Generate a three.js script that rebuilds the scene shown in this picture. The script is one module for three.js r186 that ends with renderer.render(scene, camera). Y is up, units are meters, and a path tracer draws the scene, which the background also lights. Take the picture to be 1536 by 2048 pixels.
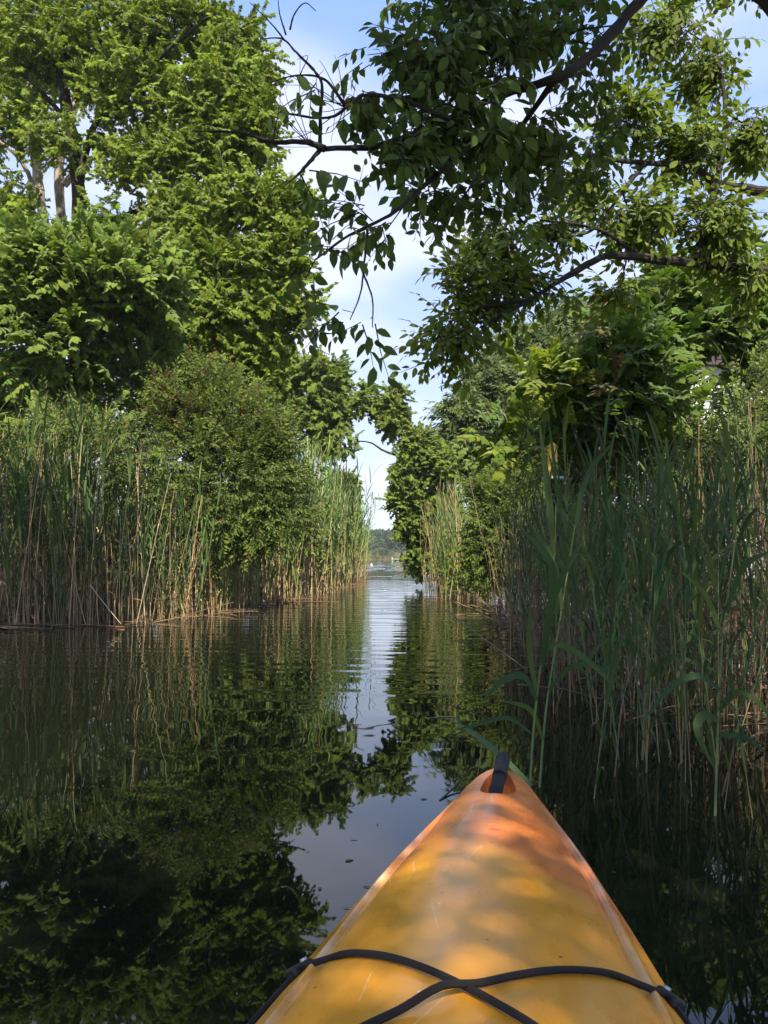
import * as THREE from 'three';
import { mergeGeometries } from 'three/addons/utils/BufferGeometryUtils.js';
import { ImprovedNoise } from 'three/addons/math/ImprovedNoise.js';
import { RoundedBoxGeometry } from 'three/addons/geometries/RoundedBoxGeometry.js';

// ------------------------------------------------------------------ camera, sky, sun, exposure
const scene = new THREE.Scene();
const EYE = 0.85, F = 1738, TILT = Math.atan((1113 - 1024) / F);
const camera = new THREE.PerspectiveCamera(2 * Math.atan(1024 / F) * 180 / Math.PI, 0.75, 0.05, 6000);
camera.position.set(0, EYE, 0);
camera.rotation.x = TILT;
scene.add(camera);

const SUN = new THREE.Vector3(0.12, 1.15, 0.85).normalize();
const sun = new THREE.DirectionalLight(new THREE.Color().setRGB(1.0, 0.90, 0.72), 5.0);
sun.position.copy(SUN).multiplyScalar(120);
sun.target.position.set(0, 0, -10);
sun.castShadow = true;
Object.assign(sun.shadow.camera, { left: -60, right: 60, top: 60, bottom: -60, near: 1, far: 400 });
sun.shadow.mapSize.set(4096, 4096);
scene.add(sun, sun.target);
scene.fog = new THREE.FogExp2(0xdfe8f0, 0.0004);

const renderer = new THREE.WebGLRenderer({ antialias: true });
renderer.toneMapping = THREE.LinearToneMapping;
renderer.toneMappingExposure = 2.3;
renderer.shadowMap.enabled = true;

// ------------------------------------------------------------------ helpers
let seed = 7;
function rnd() { seed = (seed + 0x6D2B79F5) | 0; let t = Math.imul(seed ^ (seed >>> 15), 1 | seed); t = (t + Math.imul(t ^ (t >>> 7), 61 | t)) ^ t; return ((t ^ (t >>> 14)) >>> 0) / 4294967296; }
const reseed = (s) => { seed = s * 7919 + 13; };
const rr = (a, b) => a + (b - a) * rnd();
const pick = (a) => a[Math.floor(rnd() * a.length) % a.length];
const V = (x, y, z) => new THREE.Vector3(x, y, z);
const clamp = (x, a = 0, b = 1) => Math.min(b, Math.max(a, x));
const sstep = (a, b, x) => { const t = clamp((x - a) / (b - a)); return t * t * (3 - 2 * t); };
const lerp = (a, b, t) => a + (b - a) * t;
const perlin = new ImprovedNoise();
const noise = (x, y, z = 0) => perlin.noise(x + 31.7, y + 17.3, z + 5.1);
function fbm(x, y, z, o = 4) { let s = 0, a = 0.5, f = 1; for (let i = 0; i < o; i++) { s += a * noise(x * f, y * f, z * f); a *= 0.5; f *= 2.03; } return s; }
function table(pts) { // piecewise smooth curve through [x, y] points
  return (x) => { if (x <= pts[0][0]) return pts[0][1]; for (let i = 1; i < pts.length; i++) if (x <= pts[i][0]) { const [x0, y0] = pts[i - 1], [x1, y1] = pts[i]; return lerp(y0, y1, (x - x0) / (x1 - x0)); } return pts[pts.length - 1][1]; };
}
// the world point that stands `d` metres ahead where the survey of the view gives column px, row py
function P(px, py, d) {
  const x = (px - 768) / F, y = (1024 - py) / F, c = Math.cos(TILT), s = Math.sin(TILT);
  const wy = y * c + s, wz = y * s - c, k = d / -wz;
  return V(x * k, EYE + wy * k, -d);
}
const used = {};
function numbered(n) { const k = used[n] = (used[n] ?? -1) + 1; return k ? `${n}_${String(k).padStart(3, '0')}` : n; }
function tag(o, label, category, group, kind) { Object.assign(o.userData, label && { label }, category && { category }, group && { group }, kind && { kind }); return o; }
function thing(name, base, label, category, group) { const o = new THREE.Group(); o.name = numbered(name); o.position.copy(base); scene.add(o); return tag(o, label, category, group); }
function shade(m) { m.castShadow = m.receiveShadow = true; return m; }
function part(root, name, geo, mat, local = false) { const m = shade(new THREE.Mesh(geo, mat)); m.name = name; if (!local) m.position.sub(root.position); root.add(m); return m; }
function copies(root, name, geo, mat, mats, cols) {
  const m = shade(new THREE.InstancedMesh(geo, mat, mats.length)); m.name = name;
  mats.forEach((x, i) => { m.setMatrixAt(i, x); if (cols) m.setColorAt(i, cols[i]); });
  m.position.sub(root.position); root.add(m); m.userData.kind = 'stuff'; return m;
}
const C = (r, g, b) => new THREE.Color().setRGB(r, g, b);
function paint(geo, c) { // own colour of a piece, as vertex colours
  const n = geo.attributes.position.count, a = new Float32Array(n * 3);
  for (let i = 0; i < n; i++) { const k = typeof c === 'function' ? c(geo.attributes.position.getX(i), geo.attributes.position.getY(i), geo.attributes.position.getZ(i)) : c; a[3 * i] = k.r; a[3 * i + 1] = k.g; a[3 * i + 2] = k.b; }
  geo.setAttribute('color', new THREE.BufferAttribute(a, 3)); return geo;
}
function mesh(pos, idx, uv) {
  const g = new THREE.BufferGeometry(); g.setAttribute('position', new THREE.Float32BufferAttribute(pos, 3));
  g.setAttribute('uv', new THREE.Float32BufferAttribute(uv ?? new Array(pos.length / 3 * 2).fill(0), 2)); g.setIndex(idx); g.computeVertexNormals(); return g;
}
// tapered tube through points; radius a function of 0..1
function tube(pts, radius, sides = 5, cap = true) {
  const pos = [], idx = [], uv = []; let up = V(0.31, 0.11, 0.94), run = 0; const n = pts.length;
  for (let i = 0; i < n; i++) {
    const t = pts[Math.min(n - 1, i + 1)].clone().sub(pts[Math.max(0, i - 1)]).normalize();
    const a = up.clone().addScaledVector(t, -up.dot(t)); if (a.lengthSq() < 1e-4) a.set(t.y, t.z, t.x).addScaledVector(t, -t.dot(V(t.y, t.z, t.x))); a.normalize(); up = a;
    const b = t.clone().cross(a), r = radius(i / (n - 1)); if (i) run += pts[i].distanceTo(pts[i - 1]);
    for (let k = 0; k <= sides; k++) { const w = k / sides * Math.PI * 2, c = Math.cos(w) * r, s = Math.sin(w) * r; pos.push(pts[i].x + a.x * c + b.x * s, pts[i].y + a.y * c + b.y * s, pts[i].z + a.z * c + b.z * s); uv.push(k / sides * Math.max(1, Math.round(r * 12)), run); }
  }
  for (let i = 0; i < n - 1; i++) for (let k = 0; k < sides; k++) { const a = i * (sides + 1) + k, b = a + sides + 1; idx.push(a, b, a + 1, b, b + 1, a + 1); }
  if (cap) for (const e of [0, n - 1]) { const o = pos.length / 3; pos.push(pts[e].x, pts[e].y, pts[e].z); uv.push(0, 0); for (let k = 0; k < sides; k++) idx.push(o, e * (sides + 1) + (e ? k : k + 1), e * (sides + 1) + (e ? k + 1 : k)); }
  return mesh(pos, idx, uv);
}
const spline = (pts, n) => new THREE.CatmullRomCurve3(pts, false, 'centripetal').getPoints(n);
function noiseTexture(size, f, repeat, color = true) {
  const d = new Uint8Array(size * size * 4);
  for (let y = 0; y < size; y++) for (let x = 0; x < size; x++) { const c = f(x / size, y / size), o = (y * size + x) * 4; d[o] = c[0]; d[o + 1] = c[1]; d[o + 2] = c[2]; d[o + 3] = 255; }
  const t = new THREE.DataTexture(d, size, size); t.wrapS = t.wrapT = THREE.RepeatWrapping; t.magFilter = THREE.LinearFilter; t.minFilter = THREE.LinearMipmapLinearFilter; t.generateMipmaps = true; if (repeat) t.repeat.set(...repeat); if (color) t.colorSpace = THREE.SRGBColorSpace; t.needsUpdate = true; return t;
}

// ------------------------------------------------------------------ sky
{
  const w = 1024, h = 512, d = new Float32Array(w * h * 4);
  for (let j = 0; j < h; j++) for (let i = 0; i < w; i++) {
    const el = ((j + 0.5) / h - 0.5) * Math.PI, az = ((i + 0.5) / w - 0.5) * 2 * Math.PI;
    const x = Math.cos(el) * Math.cos(az), y = Math.sin(el), z = Math.cos(el) * Math.sin(az), u = Math.max(0, y);
    const g = Math.pow(1 - u, 2.6);
    let r = lerp(0.125, 0.46, g), gg = lerp(0.225, 0.525, g), b = lerp(0.50, 0.60, g);
    const k = 1 / (u + 0.22), cx = x * k, cz = z * k;
    let c = fbm(cx * 1.15 + 3.1, cz * 1.9 + 0.4, 1.7, 5) + 0.35 * fbm(cx * 3.1 + cz * 0.8, cz * 4.2, 8.2, 4);
    c = sstep(-0.12, 0.36, c) * sstep(0.0, 0.1, u) * 0.66 * lerp(0.75, 1, g);
    r = lerp(r, 0.60, c); gg = lerp(gg, 0.575, c); b = lerp(b, 0.62, c);
    const o = (j * w + i) * 4; d[o] = r; d[o + 1] = gg; d[o + 2] = b; d[o + 3] = 1;
  }
  const t = new THREE.DataTexture(d, w, h, THREE.RGBAFormat, THREE.FloatType); t.mapping = THREE.EquirectangularReflectionMapping; t.magFilter = t.minFilter = THREE.LinearFilter; t.needsUpdate = true;
  scene.background = t; scene.environment = t;
}

// ------------------------------------------------------------------ materials
const leafMat = (o = {}) => new THREE.MeshPhysicalMaterial({ color: 0xffffff, vertexColors: true, roughness: 1, transmission: 0.5, thickness: 0, side: THREE.DoubleSide, clearcoat: 0.12, clearcoatRoughness: 0.45, specularIntensity: 0.35, ...o });
const M = {
  leaf: leafMat(), waxy: leafMat({ transmission: 0.48, clearcoat: 0.2, clearcoatRoughness: 0.4 }), thin: leafMat({ transmission: 0.56, clearcoat: 0.15 }),
  blade: leafMat({ transmission: 0.3, clearcoat: 0.12, clearcoatRoughness: 0.45 }),
  straw: new THREE.MeshStandardMaterial({ color: 0xffffff, vertexColors: true, roughness: 0.8, side: THREE.DoubleSide }),
};
const barkTex = noiseTexture(256, (u, v) => { const a = Math.cos(u * 6.2832) * 1.3, b = Math.sin(u * 6.2832) * 1.3, c = Math.cos(v * 6.2832) * 0.8, e = Math.sin(v * 6.2832) * 0.8; const n = fbm(a * 2.4 + c, b * 2.4 + e, c * 1.2 - e, 5), k = 185 + 150 * n; return [k, k * 0.98, k * 0.95]; }, [1, 0.6]);
const bark = (r, g, b, bump = 0.012) => new THREE.MeshStandardMaterial({ color: C(r, g, b), map: barkTex, bumpMap: barkTex, bumpScale: bump, roughness: 0.95 });
M.strawShaded = M.straw.clone(); M.strawShaded.color.setRGB(0.42, 0.39, 0.36);  // straw with the shade of the right bank put into its colour
M.barkDark = bark(0.055, 0.045, 0.035); M.barkGrey = bark(0.17, 0.15, 0.12); M.barkPale = bark(0.50, 0.44, 0.36);
M.stem = bark(0.13, 0.10, 0.06, 0.003);

// ------------------------------------------------------------------ banks (d = metres ahead)
const leftEdge = table([[-30, -6.5], [0, -5.6], [8, -5.2], [10.4, -4.9], [10.9, -3.3], [11.6, -2.85], [14.5, -2.24], [17.4, -1.75], [22, -1.4], [28, -1.12], [40, -1.15], [46, -1.6], [49, -5], [54, -40], [60, -160]]);
const rightEdge = table([[-30, 2.6], [0, 1.9], [2.2, 1.55], [3.2, 1.2], [5.5, 1.2], [8, 1.4], [11, 1.75], [14.5, 2.0], [21.4, 2.05], [40, 2.5], [46, 3.2], [49, 8], [54, 50], [60, 160]]);
function groundHeight(x, d) {
  const inside = Math.max(leftEdge(d) - x, x - rightEdge(d) - 1.0); // > 0 on a bank
  let h = -0.9 + 1.3 * sstep(-1.2, 2.2, inside) + 0.35 * sstep(3, 14, inside);
  const far = sstep(205, 222, d + 0.00004 * x * x), side = sstep(165, 190, Math.abs(x)), back = 0;
  h = Math.max(h, lerp(-0.9, 2.2, Math.max(far, side, back)));
  if (h > 0.02) h += 0.1 * noise(x * 0.7, d * 0.7) + 0.8 * sstep(220, 700, d) * 8 * (0.6 + noise(x * 0.004, d * 0.004));
  return h;
}
// (the setting) one sheet of ground out to the horizon, under the water too
{
  const xs = [], ds = [];
  for (let i = -70; i <= 70; i++) { const t = i / 70; xs.push(26 * t + 3000 * Math.pow(Math.abs(t), 7) * Math.sign(t)); }
  for (let i = 0; i <= 190; i++) { const t = i / 190; ds.push(-40 + 130 * t + 3900 * Math.pow(t, 9)); }
  const pos = [], idx = [], uv = [];
  ds.forEach((d, j) => xs.forEach((x, i) => { pos.push(x, groundHeight(x, d), -d); uv.push(x, d); if (i && j) { const a = j * xs.length + i; idx.push(a - xs.length - 1, a - xs.length, a, a - xs.length - 1, a, a - 1); } }));
  const tex = noiseTexture(512, (u, v) => { const a = Math.cos(u * 6.2832), b = Math.sin(u * 6.2832), c = Math.cos(v * 6.2832), e = Math.sin(v * 6.2832), n = fbm(a * 3 + c * 2.1, b * 3 + e * 2.1, c * 2 - a, 5); const k = 0.5 + n; return [70 + 55 * k, 55 + 42 * k, 38 + 26 * k]; }, [0.4, 0.4]);
  const g = shade(new THREE.Mesh(mesh(pos, idx, uv), new THREE.MeshStandardMaterial({ color: C(0.8, 0.8, 0.75), map: tex, bumpMap: tex, bumpScale: 0.03, roughness: 1 })));
  g.name = 'ground'; g.userData.kind = 'structure'; scene.add(g);
}

// ------------------------------------------------------------------ water
function slopes(x, d) { // small travelling ripples; the slope along x and along d
  let sx = 0, sd = 0;
  const wave = (lx, ld, amp, ph) => { const kx = lx, kd = ld, c = Math.cos(kx * x + kd * d + ph); sx += amp * kx * c; sd += amp * kd * c; };
  const warp = 0.9 * noise(x * 0.5, d * 0.5, 2) + 0.4 * noise(x * 1.7, d * 1.1, 9);
  const band = sstep(4.2, 8, d) * (1 - 0.45 * sstep(16, 30, d)) * (0.55 + 0.9 * clamp(0.5 + 1.6 * noise(x * 0.22, d * 0.16, 4)));
  const near = 0.35 + 0.65 * sstep(2, 7, d);
  const a = 0.0010 * band;
  const ld = d + 0.10 * x + 0.12 * warp;
  const one = (k, amp, ph) => { const c = Math.cos(k * ld + ph); sd += amp * k * c; sx += amp * k * (0.10 + 0.1 * noise(x * 0.9, d * 0.9, 7)) * c; };
  one(17.5, a, 0.3); one(23.1, a * 0.6, 1.9); one(12.3, a * 0.8, 4.0); one(31, a * 0.22, 2.2);
  wave(3.1, 5.7, 0.00042 * near, 0.8); wave(-5.2, 7.9, 0.00026 * near, 2.7); wave(9.4, 4.1, 0.00018 * near, 5.0);
  const n = 0.010 * near;
  sx += n * noise(x * 3.3, d * 2.6, 1.1) + n * 0.45 * noise(x * 8, d * 7, 3.4); sd += n * noise(x * 2.4, d * 4.1, 6.1) + n * 0.45 * noise(x * 7, d * 9, 8.8);
  const lake = sstep(44, 62, d);
  sx += 0.03 * lake * noise(x * 2.1, d * 0.9, 12); sd += 0.075 * lake * (noise(x * 0.5, d * 0.6, 15) + 0.6 * noise(x * 2.3, d * 1.9, 21));
  return [sx, sd];
}
{
  const ds = []; for (let d = -9; d < 1; d += 0.16) ds.push(d);
  for (let d = 1; d < 34; d += Math.max(0.011, d * 0.0046)) ds.push(d);
  for (let d = 34; d < 260; d += d * 0.012) ds.push(d);
  const N = 150, pos = [], nor = [], idx = [], W = N + 1;
  ds.forEach((d, j) => {
    const half = Math.max(9, 0.55 * d + 2) + Math.max(0, d - 46) * 0.9;
    for (let i = 0; i <= N; i++) {
      const u = i / N * 2 - 1, x = Math.sign(u) * Math.pow(Math.abs(u), 1.45) * half, [sx, sd] = slopes(x, d), n = V(-sx, 1, sd).normalize();
      pos.push(x, 0, -d); nor.push(n.x, n.y, n.z);
      if (i && j) { const a = j * W + i; idx.push(a - W - 1, a - 1, a, a - W - 1, a, a - W); }
    }
  });
  for (let i = 0; i < idx.length; i += 3) { const t = idx[i + 1]; idx[i + 1] = idx[i + 2]; idx[i + 2] = t; }
  const g = new THREE.BufferGeometry(); g.setAttribute('position', new THREE.Float32BufferAttribute(pos, 3)); g.setAttribute('normal', new THREE.Float32BufferAttribute(nor, 3)); g.setIndex(idx);
  const m = shade(new THREE.Mesh(g, new THREE.MeshPhysicalMaterial({ color: C(0.006, 0.007, 0.004), roughness: 0.015, ior: 1.36, specularIntensity: 1 })));
  m.name = 'water'; m.userData.kind = 'structure'; scene.add(m);
}

// ------------------------------------------------------------------ leaves
// all leaves lie in the x-z plane: stalk at the origin, tip at x = 1, upper face +y
function ovalLeaf(w, fold, droop, ts = [0, 0.22, 0.5, 0.78, 1], shape = (t) => Math.pow(Math.sin(Math.PI * Math.pow(t, 0.8)), 0.9)) {
  const pos = [], idx = [];
  ts.forEach((t, i) => { const h = w * Math.max(0.02, shape(t)), y = -droop * t * t; pos.push(t, y + h * fold, -h, t, y, 0, t, y + h * fold, h); if (i) { const a = 3 * (i - 1); idx.push(a, a + 1, a + 3, a + 1, a + 4, a + 3, a + 1, a + 2, a + 4, a + 2, a + 5, a + 4); } });
  return mesh(pos, idx);
}
function outlineLeaf(pts, lift) { // half outline [x, z] from stalk to tip, mirrored
  const o = [...pts, ...pts.slice(1, -1).reverse().map(([x, z]) => [x, -z])], pos = [0.42, lift, 0], idx = [];
  o.forEach(([x, z], i) => { pos.push(x, -0.1 * Math.abs(z) - 0.16 * x * x, z); idx.push(0, 1 + (i + 1) % o.length, 1 + i); });
  for (let i = 0; i < idx.length; i += 3) { const t = idx[i + 1]; idx[i + 1] = idx[i + 2]; idx[i + 2] = t; }
  return mesh(pos, idx);
}
const LEAF = {
  oval: ovalLeaf(0.27, 0.22, 0.16), narrow: ovalLeaf(0.17, 0.2, 0.14, [0, 0.3, 0.7, 1]), small: ovalLeaf(0.24, 0.15, 0.1, [0, 0.4, 1], (t) => (t < 0.1 ? 0.05 : t > 0.9 ? 0.03 : 1)),
  maple: outlineLeaf([[0, 0.02], [-0.06, 0.34], [0.16, 0.30], [0.30, 0.56], [0.45, 0.30], [0.62, 0.30], [0.68, 0.14], [1, 0]], 0.05),
  heart: outlineLeaf([[0, 0], [-0.12, 0.2], [0.0, 0.42], [0.28, 0.46], [0.62, 0.3], [1, 0]], 0.06),
};
const m4 = (p, x, y, s) => { const z = x.clone().cross(y).normalize(), yy = z.clone().cross(x); const m = new THREE.Matrix4().makeBasis(x, yy, z); m.scale(V(s, s, s)); m.setPosition(p); return m; };
const rdir = () => { let v; do v = V(rr(-1, 1), rr(-1, 1), rr(-1, 1)); while (v.lengthSq() > 1 || v.lengthSq() < 0.01); return v.normalize(); };
// a leafy shoot along +x: leaves left and right of a twig; keeps the place of every leaf so that leaves can also be set one by one
function shoot(leaf, { n = 10, len = 0.45, size = 0.1, spread = 55, droop = 0.3, wild = 0.35, colors, twig = true }) {
  const geos = [], places = [];
  for (let i = 0; i < n; i++) {
    const t = (i + 0.7) / n, side = i % 2 ? 1 : -1, a = (i === n - 1 ? 0 : side * rr(0.7, 1.2) * spread) * Math.PI / 180;
    const x = V(Math.cos(a), -droop * rr(0.3, 1.5) + rr(-0.15, 0.15), Math.sin(a)).normalize(), y = V(0, 1, 0).addScaledVector(rdir(), wild).normalize();
    const m = m4(V(t * len, -0.12 * t * t * len + rr(-0.02, 0.02) * len, side * 0.05 * len * rnd()), x, y, size * rr(0.55, 1.3));
    places.push(m);
    geos.push(paint(leaf.clone().applyMatrix4(m), pick(colors)));
  }
  const tw = tube([V(0, 0, 0), V(len * 0.5, -0.02 * len, 0), V(len * 0.97, -0.12 * len, 0)], (t) => lerp(0.006, 0.002, t) * (len / 0.4), 3, false);
  if (twig) geos.push(paint(tw.clone(), C(0.09, 0.075, 0.04)));
  return { geo: mergeGeometries(geos), places, leaf, colors, twig: tw };
}
const greens = (r, g, b, n = 6, v = 0.22) => Array.from({ length: n }, () => { const k = 1 + rr(-v, v), y = rr(-0.12, 0.16); return C(r * k * (1 + y), g * k, b * k * (1 - y)); });
reseed(3);
const leafColors = {
  maple: greens(0.158, 0.225, 0.012, 8, 0.3), mapleFar: greens(0.15, 0.225, 0.024), dark: greens(0.085, 0.15, 0.018), vine: greens(0.185, 0.27, 0.034), oak: greens(0.125, 0.175, 0.045),
  shrub: [...greens(0.115, 0.178, 0.016, 6, 0.3), C(0.13, 0.12, 0.02)], redTip: [C(0.20, 0.085, 0.02), C(0.16, 0.13, 0.02), C(0.13, 0.15, 0.02), C(0.11, 0.15, 0.02)], lime: greens(0.20, 0.26, 0.015), sapling: [...greens(0.105, 0.18, 0.014), C(0.13, 0.15, 0.014)], herb: greens(0.14, 0.21, 0.025),
};
const SH = {
  maple: [0, 1, 2, 3].map(() => shoot(LEAF.maple, { n: 18, len: 0.38, size: 0.086, colors: leafColors.maple, wild: 0.85, droop: 0.5, spread: 78 })),
  mapleFar: [0, 1, 2, 3].map(() => shoot(LEAF.maple, { n: 16, len: 0.46, size: 0.125, colors: leafColors.mapleFar, wild: 0.85, droop: 0.5, spread: 78 })),
  oak: [0, 1, 2, 3].map(() => shoot(LEAF.narrow, { n: 16, len: 0.7, size: 0.21, colors: leafColors.oak, wild: 0.6, droop: 0.4 })),
  over: [0, 1, 2].map(() => shoot(LEAF.oval, { n: 6, len: 0.2, size: 0.07, colors: leafColors.dark, droop: 1.1, wild: 0.5 })),
  over2: [0, 1, 2, 3].map(() => shoot(LEAF.oval, { n: 8, len: 0.28, size: 0.068, colors: leafColors.maple.map((c, i) => c.clone().lerp(leafColors.dark[i % leafColors.dark.length], 0.25)), droop: 0.55, wild: 0.45 })),
  vine: [0, 1].map(() => shoot(LEAF.heart, { n: 10, len: 0.42, size: 0.10, colors: leafColors.vine, droop: 0.6, wild: 0.3, spread: 70 })),
  shrub: [0, 1, 2, 3].map(() => shoot(LEAF.small, { n: 14, len: 0.34, size: 0.065, colors: leafColors.shrub, wild: 0.5, droop: 0.5 })),
  red: [shoot(LEAF.small, { n: 12, len: 0.3, size: 0.06, colors: leafColors.redTip, wild: 0.5 })],
  sapling: [0, 1].map(() => shoot(LEAF.maple, { n: 8, len: 0.34, size: 0.105, colors: leafColors.sapling, wild: 0.3 })),
  lime: [shoot(LEAF.maple, { n: 9, len: 0.34, size: 0.11, colors: leafColors.lime, wild: 0.25 })],
  herb: [shoot(LEAF.oval, { n: 12, len: 0.3, size: 0.062, colors: leafColors.herb, wild: 0.45, droop: 0.5 })],
};
// place one shoot: starts at p, runs along dir, upper face towards up
function shootAt(p, dir, s) { const x = dir.clone().normalize(), y = V(0, 0.55, 0).addScaledVector(SUN, 0.55).addScaledVector(rdir(), 0.65); if (Math.abs(x.dot(y.clone().normalize())) > 0.95) y.set(rr(-1, 1), 0.2, rr(-1, 1)); return m4(p, x, y.normalize(), s); }

// lobes [px, py, rx, ry, d, count, rz?] of a crown -> points that the twigs must reach
function lobePoints(lobes, hollow = 0.2, inset = 0) {
  const out = [];
  for (const [px, py, rx, ry, d, n, rz] of lobes) {
    const c = P(px, py, d), ga = rx * d / F, gb = ry * d / F, a = Math.max(ga * 0.25, ga - inset), b = Math.max(gb * 0.25, gb - inset * 0.8), e = rz ?? (a + b) / 2;
    for (let i = 0; i < n; i++) { const v = rdir().multiplyScalar(Math.cbrt(lerp(hollow, 1, rnd()))); out.push(V(c.x + v.x * a, c.y + v.y * b, c.z + v.z * e)); }
  }
  return out;
}
// boxes of points given in metres
function ballPoints(balls, hollow = 0.2) { const out = []; for (const [x, y, z, a, b, e, n] of balls) for (let i = 0; i < n; i++) { const v = rdir().multiplyScalar(Math.cbrt(lerp(hollow, 1, rnd()))); out.push(V(x + v.x * a, y + v.y * b, z + v.z * e)); } return out; }

// twigs grow from the limbs to every point, each from the nearest wood there is
function grow(limbs, points, { step = 0.35, tip = 0.004, arch = 0.12, wob = 0.12, sides = 4 }) {
  const nodes = [], geos = [], tips = [];
  for (const { pts, r0, r1, sides: s = 8 } of limbs) {
    const n = Math.max(6, pts.length * 5), c = spline(pts, n), j = c.map((p, i) => (i && i < n ? p.clone().addScaledVector(rdir(), lerp(r0, r1, i / n) * 0.18) : p));
    geos.push(tube(j, (t) => lerp(r0, r1, Math.pow(t, 0.8)) * (1 + 0.08 * Math.sin(t * 37)), s));
    j.forEach((p, i) => { if (i > n * 0.25 || pts.length < 3 || limbs.length > 1 && limbs[0].pts !== pts) nodes.push({ p, up: -1, w: 0, limb: lerp(r0, r1, i / n), dir: j[Math.min(n, i + 1)].clone().sub(j[Math.max(0, i - 1)]).normalize() }); });
  }
  const start = nodes.length, near = (a) => { let best = -1, bd = 1e9; for (let i = 0; i < nodes.length; i++) { const q = nodes[i].p, k = (q.x - a.x) ** 2 + (q.y - a.y) ** 2 + (q.z - a.z) ** 2; if (k < bd) { bd = k; best = i; } } return [best, Math.sqrt(bd)]; };
  const order = points.map((p) => [near(p)[1], p]).sort((a, b) => a[0] - b[0]), paths = [];
  for (const [, a] of order) {
    const [k, dist] = near(a), from = nodes[k], n = Math.max(1, Math.round(dist / step)), chain = [k];
    const ctrl = from.p.clone().addScaledVector(from.dir, dist * 0.35).lerp(a, 0.35); ctrl.y += arch * dist; ctrl.addScaledVector(rdir(), wob * dist);
    for (let i = 1; i <= n; i++) {
      const t = i / n, p = from.p.clone().multiplyScalar((1 - t) * (1 - t)).addScaledVector(ctrl, 2 * t * (1 - t)).addScaledVector(a, t * t);
      if (i < n) p.addScaledVector(rdir(), wob * 0.3 * step);
      const prev = nodes[chain[chain.length - 1]]; nodes.push({ p, up: chain[chain.length - 1], w: 0, limb: 0, dir: p.clone().sub(prev.p).normalize() }); chain.push(nodes.length - 1);
    }
    paths.push(chain); tips.push({ p: a, dir: nodes[nodes.length - 1].dir });
  }
  for (let i = nodes.length - 1; i >= start; i--) { nodes[i].w += 1; if (nodes[i].up >= 0) nodes[nodes[i].up].w += nodes[i].w * 0.7; }
  const rad = (i) => (nodes[i].limb ? nodes[i].limb * 0.6 : tip * Math.pow(nodes[i].w, 0.42));
  for (const ch of paths) { const last = ch.length - 1, rs = ch.map(rad); rs[0] = Math.min(rs[0], rs[1] * 1.25); geos.push(tube(ch.map((i) => nodes[i].p), (t) => rs[Math.round(t * last)], rs[0] > 0.02 ? 5 : 3, false)); }
  return { wood: mergeGeometries(geos), tips };
}
// leafy shoots round every tip; `single` of the tips that show largest get their leaves one by one
function leafOut(root, tips, kinds, mat, { per = 3, spread = 0.9, size = 1, up = 0.15, out, jitter = 0.1, tint = 0.2, single = 0, name = 'foliage', sizes = [0.7, 1.3] }) {
  const lists = kinds.map(() => [[], []]); let left = single;
  const order = single ? tips.map((t) => [t.p.distanceTo(camera.position) * (inFrame(t.p) ? 1 : 9), t]).sort((a, b) => a[0] - b[0]).map((x) => x[1]) : tips;
  const twigs = [];
  for (const t of order) for (let i = 0; i < per; i++) {
    const dir = t.dir.clone().multiplyScalar(0.7).addScaledVector(rdir(), spread); dir.y += up; if (out) dir.addScaledVector(t.p.clone().sub(out).normalize(), 0.8);
    const m = shootAt(t.p.clone().addScaledVector(rdir(), jitter), dir, size * rr(...sizes)), k = Math.floor(rnd() * kinds.length), s = kinds[k], v = 1 + rr(-tint, tint);
    if (left >= s.places.length) {
      for (const pl of s.places) { const c = pick(s.colors); const g = leafVariant(s.leaf, c); const o = shade(new THREE.Mesh(g, mat)); o.name = 'leaf'; m.clone().multiply(pl).decompose(o.position, o.quaternion, o.scale); o.position.sub(root.position); root.add(o); left--; }
      twigs.push(s.twig.clone().applyMatrix4(m));
    } else { lists[k][0].push(m); lists[k][1].push(C(v * rr(0.92, 1.08), v, v * rr(0.85, 1.1))); }
  }
  lists.forEach(([a, c], k) => { if (a.length) copies(root, name, kinds[k].geo, mat, a, c); });
  return twigs;
}
const variants = new Map();
function leafVariant(leaf, c) { const k = leaf.uuid + c.getHexString(); if (!variants.has(k)) variants.set(k, paint(leaf.clone(), c)); return variants.get(k); }
const toCam = new THREE.Matrix4(); camera.updateMatrixWorld(true); camera.updateProjectionMatrix();
function inFrame(p) { const q = p.clone().project(camera); return Math.abs(q.x) < 1 && Math.abs(q.y) < 1 && q.z < 1 && p.z < 0; }
function tree(name, label, category, base, limbs, points, kinds, { woodMat = M.barkGrey, mat = M.leaf, g = {}, l = {}, group } = {}) {
  const root = thing(name, base, label, category, group), { wood, tips } = grow(limbs, points, g);
  const twigs = leafOut(root, tips, kinds, mat, l);
  part(root, 'trunk', twigs.length ? mergeGeometries([wood, ...twigs]) : wood, woodMat);
  return { root, tips };
}
const limb = (r0, r1, ...pts) => ({ pts, r0, r1 });

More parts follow.
